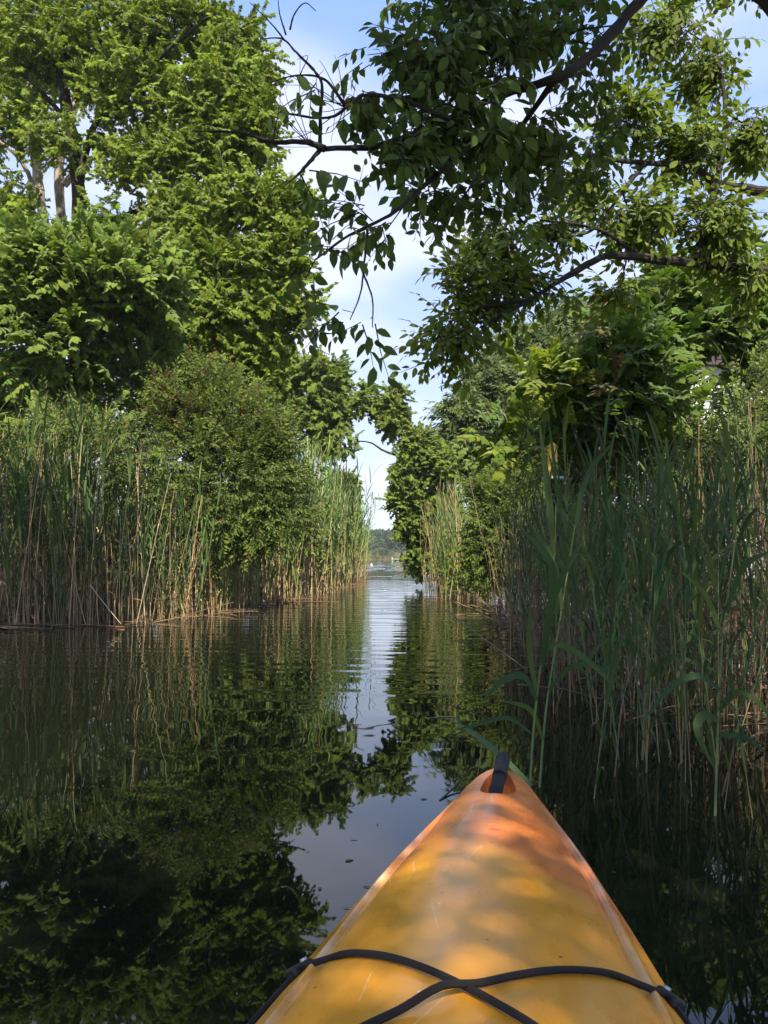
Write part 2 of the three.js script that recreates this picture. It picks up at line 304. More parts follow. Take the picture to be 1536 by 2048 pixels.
// ------------------------------------------------------------------ trees on the left bank
reseed(11);
tree('maple_tree', 'tall maple with the dark trunk, broadest crown at upper left', 'tree', P(165, 1090, 17), [
  limb(0.18, 0.10, P(165, 1090, 17), P(160, 700, 17), P(158, 495, 17), P(152, 330, 17), P(130, 200, 17), P(122, 60, 17.2), P(130, -150, 17.4)),
  limb(0.09, 0.03, P(155, 380, 17), P(190, 250, 16.8), P(300, 130, 16.5), P(420, 30, 16.5)),
  limb(0.07, 0.025, P(158, 460, 17), P(230, 440, 16.6), P(360, 380, 16.4), P(480, 300, 16.3)),
  limb(0.06, 0.025, P(140, 250, 17), P(70, 170, 16.8), P(-40, 90, 16.8)),
], lobePoints([[330, 60, 190, 100, 17, 130], [470, 110, 90, 90, 16.8, 85], [430, 200, 130, 90, 16.3, 110], [500, 260, 75, 90, 16.2, 75], [260, 180, 130, 90, 16.6, 75], [380, 310, 130, 60, 16.2, 75], [90, 90, 150, 110, 17, 120], [40, 230, 90, 70, 16.8, 38], [230, 300, 80, 40, 16.8, 22], [200, -120, 300, 140, 17.5, 150], [-150, 150, 130, 200, 17.5, 70], [500, 150, 40, 60, 16.5, 22], [90, 280, 90, 60, 16.2, 18], [260, 340, 100, 60, 16, 24], [210, 430, 80, 30, 16, 8], [50, 430, 60, 50, 16.2, 8]], 0.05, 0.4), SH.maple,
{ woodMat: M.barkDark, g: { step: 0.45, tip: 0.006 }, l: { per: 5, spread: 0.95, size: 0.95, up: 0.1, jitter: 0.34, tint: 0.3 } });

tree('maple_tree', 'pale trunk tree standing nearest the left edge behind the vines', 'tree', P(95, 1090, 20), [
  limb(0.15, 0.08, P(95, 1090, 20), P(92, 600, 20), P(88, 450, 20), P(74, 340, 20), P(64, 230, 20), P(60, 60, 20)),
  limb(0.07, 0.03, P(80, 400, 20), P(40, 320, 20), P(-30, 260, 20)),
], lobePoints([[40, 150, 120, 80, 20.5, 45], [-60, 330, 90, 120, 20.5, 50], [30, 410, 50, 60, 20.5, 26], [60, 0, 150, 90, 20.5, 50]], 0.1, 0.4), SH.maple, { woodMat: M.barkPale, g: { step: 0.5, tip: 0.006 }, l: { per: 5, spread: 0.9, jitter: 0.34, tint: 0.3 } });

tree('maple_tree', 'pale forked trunk tree between the edge tree and the dark maple', 'tree', P(132, 1090, 21), [
  limb(0.15, 0.09, P(122, 1090, 21), P(122, 600, 21), P(122, 460, 21), P(118, 330, 21), P(140, 250, 21), P(170, 120, 21)),
  limb(0.1, 0.04, P(128, 370, 21), P(160, 330, 21), P(215, 308, 20.8), P(270, 312, 20.6)),
  limb(0.08, 0.03, P(127, 350, 21), P(104, 290, 21), P(90, 190, 21)),
], lobePoints([[230, 130, 120, 90, 21, 40], [320, 300, 80, 80, 20.6, 30], [340, 430, 90, 50, 20.2, 34], [250, 480, 60, 25, 20.2, 14]], 0.1, 0.4), SH.maple, { woodMat: M.barkPale, g: { step: 0.5, tip: 0.006 }, l: { per: 5, spread: 0.9, jitter: 0.34, tint: 0.3 } });

tree('maple_tree', 'leafy maple whose crown bulges over the reeds right of the vine mass', 'tree', P(430, 1100, 15.58), [
  limb(0.16, 0.07, P(430, 1100, 15.58), P(400, 850, 15.58), P(395, 640, 15.58), P(420, 520, 15.33), P(480, 430, 15.09)),
  limb(0.07, 0.025, P(395, 680, 15.58), P(470, 610, 15.09), P(560, 560, 14.76), P(620, 540, 14.6)),
  limb(0.05, 0.02, P(398, 760, 15.58), P(490, 720, 15.25), P(580, 690, 14.92)),
], lobePoints([[378, 440, 110, 60, 15.42, 69], [498, 410, 100, 60, 14.92, 73], [568, 420, 50, 60, 14.68, 41], [428, 530, 110, 55, 15.09, 59], [548, 530, 85, 50, 14.68, 50], [588, 600, 40, 36, 14.6, 27], [478, 620, 110, 55, 14.92, 64], [578, 500, 40, 40, 14.6, 18], [398, 680, 80, 60, 15.25, 46], [538, 680, 70, 45, 14.92, 38], [478, 740, 110, 40, 15.09, 46], [368, 600, 60, 70, 15.58, 27]], 0.08, 0.36), SH.maple,
{ woodMat: M.barkGrey, g: { step: 0.45, tip: 0.006 }, l: { per: 5, spread: 0.95, size: 0.95, jitter: 0.32, tint: 0.3 } });

tree('maple_tree', 'lower maple farther along the left bank reaching toward the gap', 'tree', P(560, 1105, 27), [
  limb(0.16, 0.06, P(560, 1105, 27), P(570, 930, 27), P(590, 820, 27), P(640, 780, 26.5)), limb(0.06, 0.02, P(575, 900, 27), P(630, 860, 26.5), P(690, 850, 26)),
], lobePoints([[600, 750, 70, 45, 26.5, 60], [660, 760, 45, 40, 26.2, 45], [600, 830, 80, 55, 26.5, 70], [670, 830, 45, 45, 26.2, 50], [560, 800, 70, 70, 27, 40], [650, 880, 45, 25, 26.2, 24]], 0.1, 0.5), SH.mapleFar, { woodMat: M.barkDark, g: { step: 0.6, tip: 0.007 }, l: { per: 4, spread: 0.8, jitter: 0.35 } });

tree('dark_tree', 'small dark tree at the mouth of the channel behind the left reeds', 'tree', P(660, 1112, 41), [limb(0.16, 0.05, P(660, 1112, 41), P(664, 1050, 41), P(672, 980, 41), P(680, 930, 41))],
  lobePoints([[668, 985, 26, 45, 41, 50], [695, 960, 18, 18, 41, 16], [690, 1000, 22, 22, 41, 22], [690, 1045, 24, 22, 41, 24], [660, 1060, 36, 36, 41, 34]], 0.1, 0.5), SH.mapleFar.map((s) => s), { woodMat: M.barkDark, g: { step: 0.7, tip: 0.008 }, l: { per: 4, spread: 0.9, size: 1.1, jitter: 0.3, tint: 0.1 } });

tree('maple_tree', 'maple on the left bank just outside the left edge of the view', 'tree', V(-7.2, 0.3, -4.4), [limb(0.17, 0.06, V(-7.2, 0.2, -4.4), V(-7.1, 2.5, -4.5), V(-6.6, 5, -4.8), V(-5.2, 6.6, -5.2)), limb(0.07, 0.03, V(-7.0, 3.6, -4.6), V(-6.4, 5.2, -3.6), V(-5.4, 6.2, -2.6))],
  ballPoints([[-3.7, 7.3, -5.2, 1.3, 0.9, 1.2, 90], [-5.2, 7.1, -5.6, 1.3, 1.0, 1.3, 80], [-7.6, 6.4, -5.0, 1.4, 1.3, 1.6, 80], [-5.4, 7.0, -3.4, 1.2, 1.0, 1.5, 70]], 0.05), SH.maple, { woodMat: M.barkGrey, g: { step: 0.45, tip: 0.006 }, l: { per: 4, spread: 0.9, jitter: 0.3 } });  // unseen tree, added so that its crown shades the left reed bases
// ------------------------------------------------------------------ vines and shrubs on the left bank
function bushy(name, label, category, base, stems, lobes, kinds, mat, l, hollow = 0.55) {
  const c = V(0, 0, 0); lobes.forEach(([px, py, , , d]) => c.add(P(px, py, d))); c.multiplyScalar(1 / lobes.length); c.y -= 0.4;
  return tree(name, label, category, base, stems, lobePoints(lobes, hollow), kinds, { woodMat: M.stem, mat, g: { step: 0.3, tip: 0.0035, arch: 0.2 }, l: { out: c, sizes: [0.6, 1.3], ...l } });
}
reseed(21);
bushy('vine_thicket', 'big mound of broad leaved vines at the left edge above the reeds', 'vines', P(130, 1095, 13.6), [
  limb(0.06, 0.03, P(130, 1095, 13.6), P(120, 850, 13.6), P(110, 650, 13.4), P(130, 550, 13.3)), limb(0.05, 0.02, P(120, 800, 13.6), P(210, 650, 13.4), P(260, 560, 13.2), P(320, 545, 13.1)), limb(0.05, 0.02, P(115, 800, 13.6), P(50, 680, 13.4), P(20, 560, 13.2)),
], [[70, 570, 120, 80, 13.2, 150, 0.9], [200, 560, 90, 65, 13.2, 110, 0.8], [290, 555, 60, 45, 13.1, 60, 0.6], [20, 690, 90, 110, 13, 130, 0.8], [120, 660, 90, 110, 13.4, 90, 0.8], [330, 590, 22, 40, 13.2, 14, 0.3], [40, 800, 90, 80, 13.3, 60, 0.8], [-90, 640, 80, 160, 13.3, 60, 0.9], [150, 530, 130, 30, 13.2, 50, 0.9]], SH.vine, M.leaf, { per: 4, spread: 0.7, size: 1.0, up: 0.15, jitter: 0.16, single: 220, sizes: [0.6, 1.15] });

bushy('ivy_column', 'dark leafy drape hanging below the right end of the vine mound', 'vines', P(270, 1095, 14), [limb(0.07, 0.03, P(275, 1095, 14), P(280, 850, 14), P(285, 650, 14), P(290, 580, 14))], [[230, 690, 80, 90, 14.2, 90, 0.6], [290, 700, 45, 100, 14.1, 60, 0.5], [250, 800, 80, 70, 14.2, 50, 0.6]], SH.vine, M.leaf, { per: 3, spread: 0.8, size: 0.95, jitter: 0.15, tint: 0.15 });

reseed(25);
const shrubL = bushy('leafy_shrub', 'rounded shrub with rusty shoot tips between the left reeds', 'shrub', P(470, 1120, 13.6), [
  limb(0.03, 0.012, P(470, 1130, 13.6), P(450, 1000, 13.6), P(430, 860, 13.5)), limb(0.03, 0.012, P(480, 1130, 13.6), P(505, 1000, 13.5), P(520, 910, 13.4)), limb(0.03, 0.012, P(460, 1130, 13.6), P(400, 980, 13.4), P(370, 850, 13.4)), limb(0.02, 0.01, P(490, 1130, 13.6), P(540, 1080, 13.4), P(565, 1040, 13.3)),
], [[390, 810, 75, 70, 13.4, 130, 0.5], [465, 860, 60, 60, 13.3, 100, 0.5], [525, 905, 45, 50, 13.3, 80, 0.4], [480, 950, 85, 80, 13.2, 120, 0.5], [420, 940, 85, 90, 13.2, 110, 0.5], [535, 990, 40, 75, 13.2, 70, 0.35], [430, 1040, 85, 50, 13.2, 80, 0.5], [505, 1060, 50, 40, 13.2, 46, 0.4], [370, 1120, 40, 25, 13, 20, 0.3], [342, 790, 20, 34, 13.4, 14, 0.2], [452, 775, 14, 34, 13.3, 10, 0.2], [560, 865, 16, 30, 13.3, 10, 0.2], [516, 815, 12, 26, 13.3, 8, 0.2], [585, 960, 22, 14, 13.2, 8, 0.2], [385, 745, 12, 30, 13.4, 8, 0.2], [590, 1035, 26, 14, 13.2, 8, 0.2]], SH.shrub, M.leaf, { per: 4, spread: 0.7, jitter: 0.1, up: 0.1 }, 0.4);
{ const tops = shrubL.tips.filter((t) => t.p.y > P(480, 880, 13.3).y + 0.15 * Math.sin(t.p.x * 9)).filter((_, i) => i % 2 === 0); leafOut(shrubL.root, tops, SH.red, M.leaf, { per: 2, up: 0.5, jitter: 0.12, name: 'young_leaves' }); }
bushy('leafy_shrub', 'low bright green brush mixed into the reeds at the far left', 'shrub', P(220, 1110, 11.7), [limb(0.02, 0.008, P(220, 1130, 11.7), P(200, 1000, 11.7), P(180, 900, 11.7)), limb(0.02, 0.008, P(230, 1130, 11.7), P(280, 980, 11.7), P(300, 880, 11.7))],
  [[120, 900, 110, 70, 11.6, 48, 0.4], [260, 910, 90, 70, 11.6, 48, 0.4], [200, 1000, 130, 60, 11.6, 34, 0.4], [60, 1010, 60, 60, 11.6, 16, 0.4]], SH.shrub, M.leaf, { per: 3, spread: 0.8, jitter: 0.14 }, 0.3);

bushy('undergrowth', 'dark brush filling the ground behind the left reeds and vines', 'brush', P(200, 1100, 17), [limb(0.04, 0.01, P(200, 1110, 17), P(180, 960, 17), P(150, 850, 17)), limb(0.04, 0.01, P(220, 1110, 17), P(330, 960, 17), P(420, 880, 17))],
  [[-60, 960, 160, 150, 16.8, 110, 1], [180, 950, 170, 160, 17, 130, 1], [400, 960, 140, 140, 17, 110, 1], [520, 1020, 90, 90, 18, 60, 0.8], [330, 800, 120, 110, 17.4, 80, 0.8], [600, 1060, 50, 60, 22, 40, 0.8], [60, 1075, 200, 45, 20, 110, 1.2], [380, 1080, 160, 40, 20, 90, 1.2], [-120, 900, 120, 200, 19, 100, 1]], SH.shrub, M.leaf, { per: 4, spread: 0.9, size: 2.0, jitter: 0.2 }, 0.2);
// ------------------------------------------------------------------ trees and shrubs beyond the right bank
reseed(31);
tree('oak_tree', 'large olive green oak rising behind the right bank', 'tree', P(1010, 1080, 27), [
  limb(0.3, 0.12, P(1010, 1080, 27), P(1015, 960, 27), P(1030, 840, 27), P(1070, 720, 27), P(1120, 640, 27)), limb(0.12, 0.04, P(1018, 930, 27), P(960, 830, 26.5), P(920, 790, 26)), limb(0.1, 0.04, P(1030, 840, 27), P(1120, 780, 26.6), P(1190, 750, 26.4)),
], lobePoints([[1135, 650, 75, 42, 27, 70], [1060, 700, 85, 50, 26.6, 70], [1190, 690, 60, 60, 27, 40], [980, 770, 75, 55, 26, 80], [1080, 790, 100, 70, 26, 90], [930, 830, 60, 50, 25.6, 55], [1000, 870, 90, 60, 25.6, 90], [940, 910, 70, 50, 25.6, 60], [1030, 940, 60, 45, 26, 40], [1150, 850, 70, 70, 26, 40], [990, 960, 70, 30, 26.2, 22]], 0.2, 0.55), SH.oak, { woodMat: M.barkDark, g: { step: 0.6, tip: 0.007 }, l: { per: 6, spread: 0.9, size: 0.95, jitter: 0.4 } });

tree('maple_tree', 'leaning maple trailing its lowest leaves over the channel mouth', 'tree', P(935, 1115, 25), [
  limb(0.2, 0.08, P(935, 1115, 25), P(915, 1040, 25), P(880, 960, 24.6), P(830, 890, 24.2), P(800, 830, 24)),
  limb(0.05, 0.014, P(850, 915, 24.3), P(800, 912, 24.2), P(765, 900, 24), P(740, 885, 24), P(700, 882, 24)),
  limb(0.07, 0.02, P(900, 1010, 25), P(850, 1020, 24.3), P(800, 1050, 24)), limb(0.06, 0.02, P(905, 1030, 25), P(870, 1080, 24.6), P(820, 1110, 24.3)), limb(0.06, 0.02, P(800, 830, 24), P(788, 800, 24), P(786, 770, 24)),
], lobePoints([[790, 790, 14, 22, 24, 12], [790, 840, 45, 35, 24, 46], [835, 890, 55, 32, 24, 52], [870, 930, 62, 42, 24, 60], [810, 945, 40, 35, 24, 34], [820, 990, 52, 45, 24, 60], [800, 1000, 38, 28, 24, 24], [880, 1010, 60, 55, 24.4, 60], [820, 1050, 50, 30, 24, 40], [860, 1080, 60, 30, 24.4, 44], [840, 1115, 58, 18, 24.2, 34], [910, 1080, 50, 40, 24.8, 34], [735, 800, 45, 12, 24, 18], [700, 885, 20, 14, 24, 6], [775, 815, 35, 22, 24, 20]], 0.1, 0.56), SH.mapleFar, { woodMat: M.barkDark, g: { step: 0.5, tip: 0.006 }, l: { per: 6, spread: 0.85, size: 0.66, jitter: 0.3 } });

tree('maple_tree', 'bright maple behind the reeds at the right edge of the view', 'tree', P(1620, 1080, 12.5), [limb(0.14, 0.06, P(1620, 1090, 12.5), P(1600, 850, 12.5), P(1560, 650, 12.4), P(1500, 540, 12.2)), limb(0.06, 0.02, P(1600, 850, 12.5), P(1480, 720, 11.8), P(1360, 660, 11.4)), limb(0.05, 0.02, P(1590, 780, 12.5), P(1500, 640, 12), P(1420, 560, 11.6))],
  lobePoints([[1470, 600, 90, 60, 12, 60], [1360, 610, 70, 50, 11.6, 44], [1280, 640, 60, 40, 11.4, 30], [1450, 665, 110, 34, 11.8, 50], [1320, 700, 60, 45, 11.4, 34], [1530, 700, 60, 90, 12, 40], [1350, 560, 70, 30, 11.8, 22], [1530, 560, 60, 60, 12.2, 30]], 0.1, 0.2), SH.sapling, { woodMat: M.barkDark, mat: M.thin, g: { step: 0.4, tip: 0.005 }, l: { per: 4, spread: 0.8, size: 1.05, jitter: 0.22, single: 160 } });

const sap = tree('maple_sapling', 'maple sapling with a pale lime tuft leaning over the right reeds', 'sapling', P(1180, 1110, 9.6), [limb(0.03, 0.012, P(1180, 1110, 9.6), P(1170, 950, 9.6), P(1140, 840, 9.5), P(1100, 770, 9.4)), limb(0.025, 0.01, P(1175, 1000, 9.6), P(1210, 850, 9.6), P(1235, 720, 9.5), P(1240, 670, 9.5)), limb(0.02, 0.01, P(1172, 960, 9.6), P(1110, 910, 9.4), P(1050, 890, 9.3))],
  lobePoints([[1245, 690, 55, 40, 9.6, 26], [1190, 770, 70, 40, 9.7, 30], [1280, 790, 80, 45, 9.8, 34], [1030, 880, 35, 20, 9.3, 12], [1180, 850, 80, 40, 9.8, 30], [1320, 800, 40, 50, 9.8, 18]], 0.1), SH.sapling, { woodMat: M.stem, mat: M.thin, g: { step: 0.25, tip: 0.004 }, l: { per: 3, spread: 0.8, jitter: 0.12, single: 80 } });
leafOut(sap.root, lobePoints([[1090, 765, 50, 16, 9.3, 16, 0.2], [1120, 750, 30, 12, 9.3, 6, 0.1], [1010, 890, 25, 14, 9.3, 5, 0.1]]).map((p) => ({ p, dir: V(-0.3, 0.2, 0.3) })), SH.lime, M.thin, { per: 3, spread: 0.7, jitter: 0.08, single: 60, name: 'lime_leaves' });
leafOut(sap.root, lobePoints([[1220, 660, 40, 14, 9.5, 7, 0.2], [1200, 770, 18, 26, 9.4, 6, 0.1]]).map((p) => ({ p, dir: V(-0.3, 0.4, 0.3) })), [shoot(LEAF.maple, { n: 8, len: 0.3, size: 0.09, colors: leafColors.redTip, wild: 0.3 })], M.thin, { per: 2, jitter: 0.1, name: 'red_leaves' });

bushy('leafy_shrub', 'dense dark shrub behind the tall right reeds under the maples', 'shrub', P(1260, 1110, 10.4), [limb(0.03, 0.012, P(1260, 1110, 10.4), P(1230, 950, 10.4), P(1200, 840, 10.4)), limb(0.03, 0.012, P(1265, 1110, 10.4), P(1320, 950, 10.4), P(1380, 830, 10.4))],
  [[1180, 830, 90, 60, 10.4, 110, 0.5], [1290, 850, 110, 60, 10.5, 120, 0.5], [1440, 900, 110, 40, 10.6, 70, 0.5], [1500, 860, 40, 50, 10.6, 30, 0.4], [1230, 920, 130, 40, 10.4, 80, 0.4], [1530, 800, 30, 90, 10.8, 30, 0.4]], SH.shrub, M.leaf, { per: 3, spread: 0.8, jitter: 0.14 }, 0.3);
bushy('undergrowth', 'dark brush behind the right reeds below the oak', 'brush', P(1200, 1100, 15.5), [limb(0.04, 0.01, P(1200, 1110, 15.5), P(1180, 1000, 15.5), P(1150, 920, 15.5)), limb(0.04, 0.01, P(1220, 1110, 15.5), P(1300, 1000, 15.5), P(1400, 920, 15.5))],
  [[1130, 980, 110, 110, 16, 90, 1], [1300, 960, 130, 120, 15, 110, 1], [1480, 930, 130, 150, 14.5, 110, 1], [1240, 1080, 200, 50, 15, 70, 0.8], [1060, 1020, 60, 70, 18, 50, 0.8]], SH.shrub, M.leaf, { per: 4, spread: 0.9, size: 1.8, jitter: 0.2 }, 0.2);
bushy('leafy_shrub', 'rounded olive shrub at the water edge beyond the right reeds', 'shrub', P(1045, 1170, 14.4), [limb(0.025, 0.01, P(1045, 1170, 14.4), P(1030, 1080, 14.3), P(1010, 1000, 14.2)), limb(0.025, 0.01, P(1050, 1170, 14.4), P(1080, 1080, 14.3), P(1090, 980, 14.3))],
  [[1000, 1000, 45, 45, 14.2, 80, 0.4], [1060, 980, 60, 45, 14.3, 100, 0.4], [1030, 1060, 75, 60, 14.1, 120, 0.45], [1000, 1110, 50, 50, 14.1, 60, 0.4], [1080, 1110, 60, 55, 14.2, 60, 0.4], [1120, 1010, 50, 70, 14.4, 60, 0.4], [985, 1050, 24, 45, 14.6, 30, 0.3]], SH.shrub, M.leaf, { per: 4, spread: 0.75, jitter: 0.1 }, 0.4);
bushy('waterside_plant', 'sunlit leafy green plants trailing into the water below the brown plumes', 'plant', P(930, 1165, 19), [limb(0.012, 0.006, P(930, 1165, 19), P(915, 1110, 19), P(905, 1070, 19)), limb(0.012, 0.006, P(940, 1170, 19), P(955, 1120, 18.6), P(960, 1090, 18.4))],
  [[915, 1130, 28, 25, 19, 44, 0.4], [955, 1120, 28, 36, 18.0, 50, 0.4], [930, 1155, 40, 18, 18, 50, 0.4], [890, 1135, 18, 18, 20, 20, 0.3], [970, 1150, 30, 26, 17, 34, 0.4]], SH.herb, M.thin, { per: 3, spread: 0.8, jitter: 0.1 }, 0.2);

// ------------------------------------------------------------------ the two overhanging trees (trunks right of the view)
reseed(41);
{
  const base = V(3.0, 0.2, -4.6);
  const limbs = [
    limb(0.13, 0.042, V(3.0, 0.1, -4.6), V(2.9, 1.6, -4.6), V(2.6, 3.1, -4.6), V(2.1, 3.9, -4.6), P(1330, -60, 4.6)),
    limb(0.036, 0.011, P(1330, -60, 4.6), P(1255, 30, 4.5), P(1180, 112, 4.3), P(1110, 158, 4.15), P(1010, 186, 4.3), P(900, 238, 4.15), P(770, 288, 3.85), P(650, 298, 3.4)),
    limb(0.015, 0.003, P(650, 298, 3.4), P(610, 284, 3.35), P(545, 284, 3.3), P(480, 266, 3.25), P(385, 262, 3.2)),
    limb(0.009, 0.005, P(640, 296, 3.4), P(641, 230, 3.38), P(643, 165, 3.36), P(628, 140, 3.36)),
    limb(0.006, 0.002, P(628, 140, 3.36), P(590, 102, 3.34), P(565, 78, 3.33), P(520, 78, 3.3)),
    limb(0.004, 0.0015, P(570, 82, 3.33), P(545, 50, 3.3), P(500, 5, 3.3)), limb(0.004, 0.0015, P(572, 70, 3.33), P(560, 30, 3.3), P(556, 0, 3.3)), limb(0.004, 0.0015, P(580, 60, 3.33), P(588, 30, 3.3), P(610, 6, 3.3), P(632, 22, 3.3)),
    limb(0.010, 0.003, P(640, 300, 3.4), P(600, 345, 3.35), P(570, 370, 3.3)),
    limb(0.012, 0.004, P(900, 238, 3.8), P(800, 200, 3.7), P(730, 190, 3.6), P(660, 235, 3.5), P(560, 225, 3.4)),
    limb(0.008, 0.002, P(690, 210, 3.55), P(650, 160, 3.5), P(600, 150, 3.45), P(540, 165, 3.4)),
    limb(0.016, 0.004, P(1010, 186, 4.3), P(940, 290, 3.9), P(850, 370, 3.8), P(780, 430, 3.6), P(700, 470, 3.5), P(630, 520, 3.4)),
    limb(0.006, 0.002, P(735, 460, 3.5), P(728, 530, 3.45), P(720, 590, 3.4), P(700, 640, 3.4)), limb(0.005, 0.002, P(724, 540, 3.45), P(745, 600, 3.4), P(745, 655, 3.4)),
    limb(0.018, 0.004, P(1110, 158, 4.15), P(1030, 270, 4.5), P(960, 350, 4.8), P(900, 430, 5)),
    limb(0.06, 0.02, V(2.1, 3.9, -4.6), V(1.4, 4.9, -3.0), V(0.8, 5.5, -1.2), V(0.6, 5.6, 0.8), V(0.7, 5.7, 2.6)),  // limbs from here on carry the added canopy out of view
    limb(0.06, 0.02, V(2.6, 3.1, -4.6), V(2.4, 4.4, -3.2), V(1.8, 5.4, -2.2), V(1.2, 5.7, -1.4)),
    limb(0.06, 0.02, V(2.6, 3.1, -4.6), V(2.9, 4.6, -4.8), V(2.2, 5.6, -5.2), V(1.2, 6.2, -5.6)),
  ];
  const bare = []; for (let i = 0; i < 26; i++) { const a = pick([P(641, 200, 3.37), P(600, 225, 3.4), P(620, 290, 3.36), P(545, 284, 3.3), P(600, 150, 3.45), P(690, 215, 3.5)]), e = P(rr(520, 720), rr(90, 300), rr(3.2, 3.6)); const mid = a.clone().lerp(e, 0.5).addScaledVector(rdir(), 0.06); bare.push({ pts: [a, mid, e], r0: 0.0028, r1: 0.0009, sides: 3 }); }
  const pts = [...lobePoints([[860, 140, 110, 110, 4, 30], [960, 90, 130, 110, 4.2, 37], [1090, 50, 130, 90, 4.5, 24], [900, 250, 150, 70, 4, 37], [800, 310, 90, 34, 3.8, 13], [1040, 270, 120, 80, 4.5, 24], [735, 205, 36, 40, 3.7, 8], [1190, 140, 100, 120, 5, 19], [1000, 380, 140, 60, 5, 19], [870, 390, 70, 40, 4.5, 9], [1150, 330, 100, 70, 5.2, 13], [725, 430, 40, 16, 3.5, 2], [665, 500, 34, 20, 3.4, 2], [770, 460, 36, 20, 3.8, 2], [900, 0, 180, 60, 4.4, 22], [1200, -60, 200, 80, 4.8, 19], [900, -90, 160, 60, 4.2, 6]], 0.05, 0.11),
    ...lobePoints([[690, 625, 20, 12, 3.4, 1], [742, 635, 8, 6, 3.4, 1], [602, 360, 6, 6, 3.32, 1], [642, 185, 6, 6, 3.36, 1], [615, 555, 20, 12, 3.4, 1], [735, 110, 8, 20, 4, 1]], 0)];
  const over = ballPoints([[0.7, 5.7, 2.7, 1.7, 0.6, 1.7, 300], [0.9, 5.7, 0.6, 1.4, 0.5, 1.3, 170], [1.2, 5.6, -1.4, 1.5, 0.7, 1.4, 260], [2.1, 5.5, -3.3, 1.6, 0.8, 1.3, 300], [2.6, 5.6, -1.6, 1.3, 0.8, 1.3, 160], [2.8, 5.2, -3.2, 1.0, 0.9, 1.6, 110]], 0.05);  // unseen canopy, added towards the sun to shade kayak and right reeds
  const root = thing('overhanging_tree', base, 'dark broad leaved tree whose nearest branch reaches in from upper right', 'tree');
  const A = grow([...limbs, ...bare], [...pts], { step: 0.14, tip: 0.0022, arch: 0.1 });
  const B = grow(limbs.slice(-3), over, { step: 0.35, tip: 0.004, arch: 0.1 });
  const tw = leafOut(root, A.tips, SH.over, M.waxy, { per: 3, spread: 0.7, size: 1, up: -0.1, jitter: 0.05, single: 300 });
  leafOut(root, B.tips, SH.over2, M.waxy, { per: 5, spread: 0.9, size: 1.15, jitter: 0.2 });
  part(root, 'trunk', mergeGeometries([A.wood, B.wood.deleteAttribute ? B.wood : B.wood, ...tw]), M.barkDark);
}
reseed(47);
{
  const base = V(4.4, 0.2, -7.6);
  tree('overhanging_tree', 'lighter tree with two crooked boughs entering from the right edge', 'tree', base, [
    limb(0.17, 0.09, V(4.4, 0.1, -7.6), V(4.35, 1.8, -7.5), V(4.5, 3.6, -7.4), V(4.3, 5.6, -7.4)),
    limb(0.078, 0.007, V(4.38, 2.6, -7.45), P(1620, 570, 7.25), P(1536, 548, 7.2), P(1440, 528, 7.1), P(1330, 522, 6.9), P(1215, 512, 6.6), P(1135, 552, 6.4), P(1060, 600, 6.2), P(960, 655, 6.0)),
    limb(0.065, 0.014, V(4.5, 3.5, -7.4), P(1620, 402, 7.3), P(1536, 384, 7.25), P(1440, 368, 7.2), P(1380, 332, 7.1), P(1290, 326, 7.0), P(1170, 312, 6.8)),
    limb(0.045, 0.012, P(1392, 524, 7.0), P(1408, 460, 7.1), P(1440, 330, 7.2), P(1450, 210, 7.3), P(1430, 90, 7.4)),
    limb(0.02, 0.008, P(1290, 326, 7.0), P(1240, 390, 6.8), P(1185, 460, 6.6), P(1100, 480, 6.5)), limb(0.02, 0.008, P(1290, 522, 6.8), P(1200, 460, 6.6), P(1080, 440, 6.4)),
    limb(0.02, 0.006, P(1060, 600, 6.2), P(980, 610, 6.1), P(900, 620, 6.0)), limb(0.05, 0.02, V(4.3, 5.2, -7.4), V(3.6, 5.9, -7.2), V(2.9, 6.0, -7)),
  ], lobePoints([[925, 560, 46, 55, 6, 18], [910, 650, 40, 60, 6, 18], [965, 610, 55, 60, 6.2, 24], [1010, 560, 75, 45, 6.4, 24], [1075, 565, 50, 40, 6.6, 12], [1110, 470, 100, 40, 6.6, 24], [990, 470, 85, 45, 6.3, 24], [1280, 440, 120, 90, 7, 54], [1430, 450, 110, 100, 7.1, 64], [1380, 300, 120, 90, 7.2, 60], [1490, 270, 60, 80, 7.4, 34], [1420, 130, 70, 100, 7.5, 44], [1330, 60, 110, 80, 7.3, 48], [1250, 250, 90, 90, 7, 40], [1180, 370, 90, 60, 6.8, 30], [1500, 560, 70, 40, 7.2, 18], [1230, 580, 80, 30, 6.8, 12], [890, 700, 30, 18, 6, 5], [1450, -60, 160, 70, 7.6, 40]], 0.05, 0.26), SH.over2,
  { woodMat: M.barkDark, mat: M.thin, g: { step: 0.2, tip: 0.003, arch: 0.08 }, l: { per: 3, spread: 0.75, size: 1.0, up: 0, jitter: 0.1 } });
}

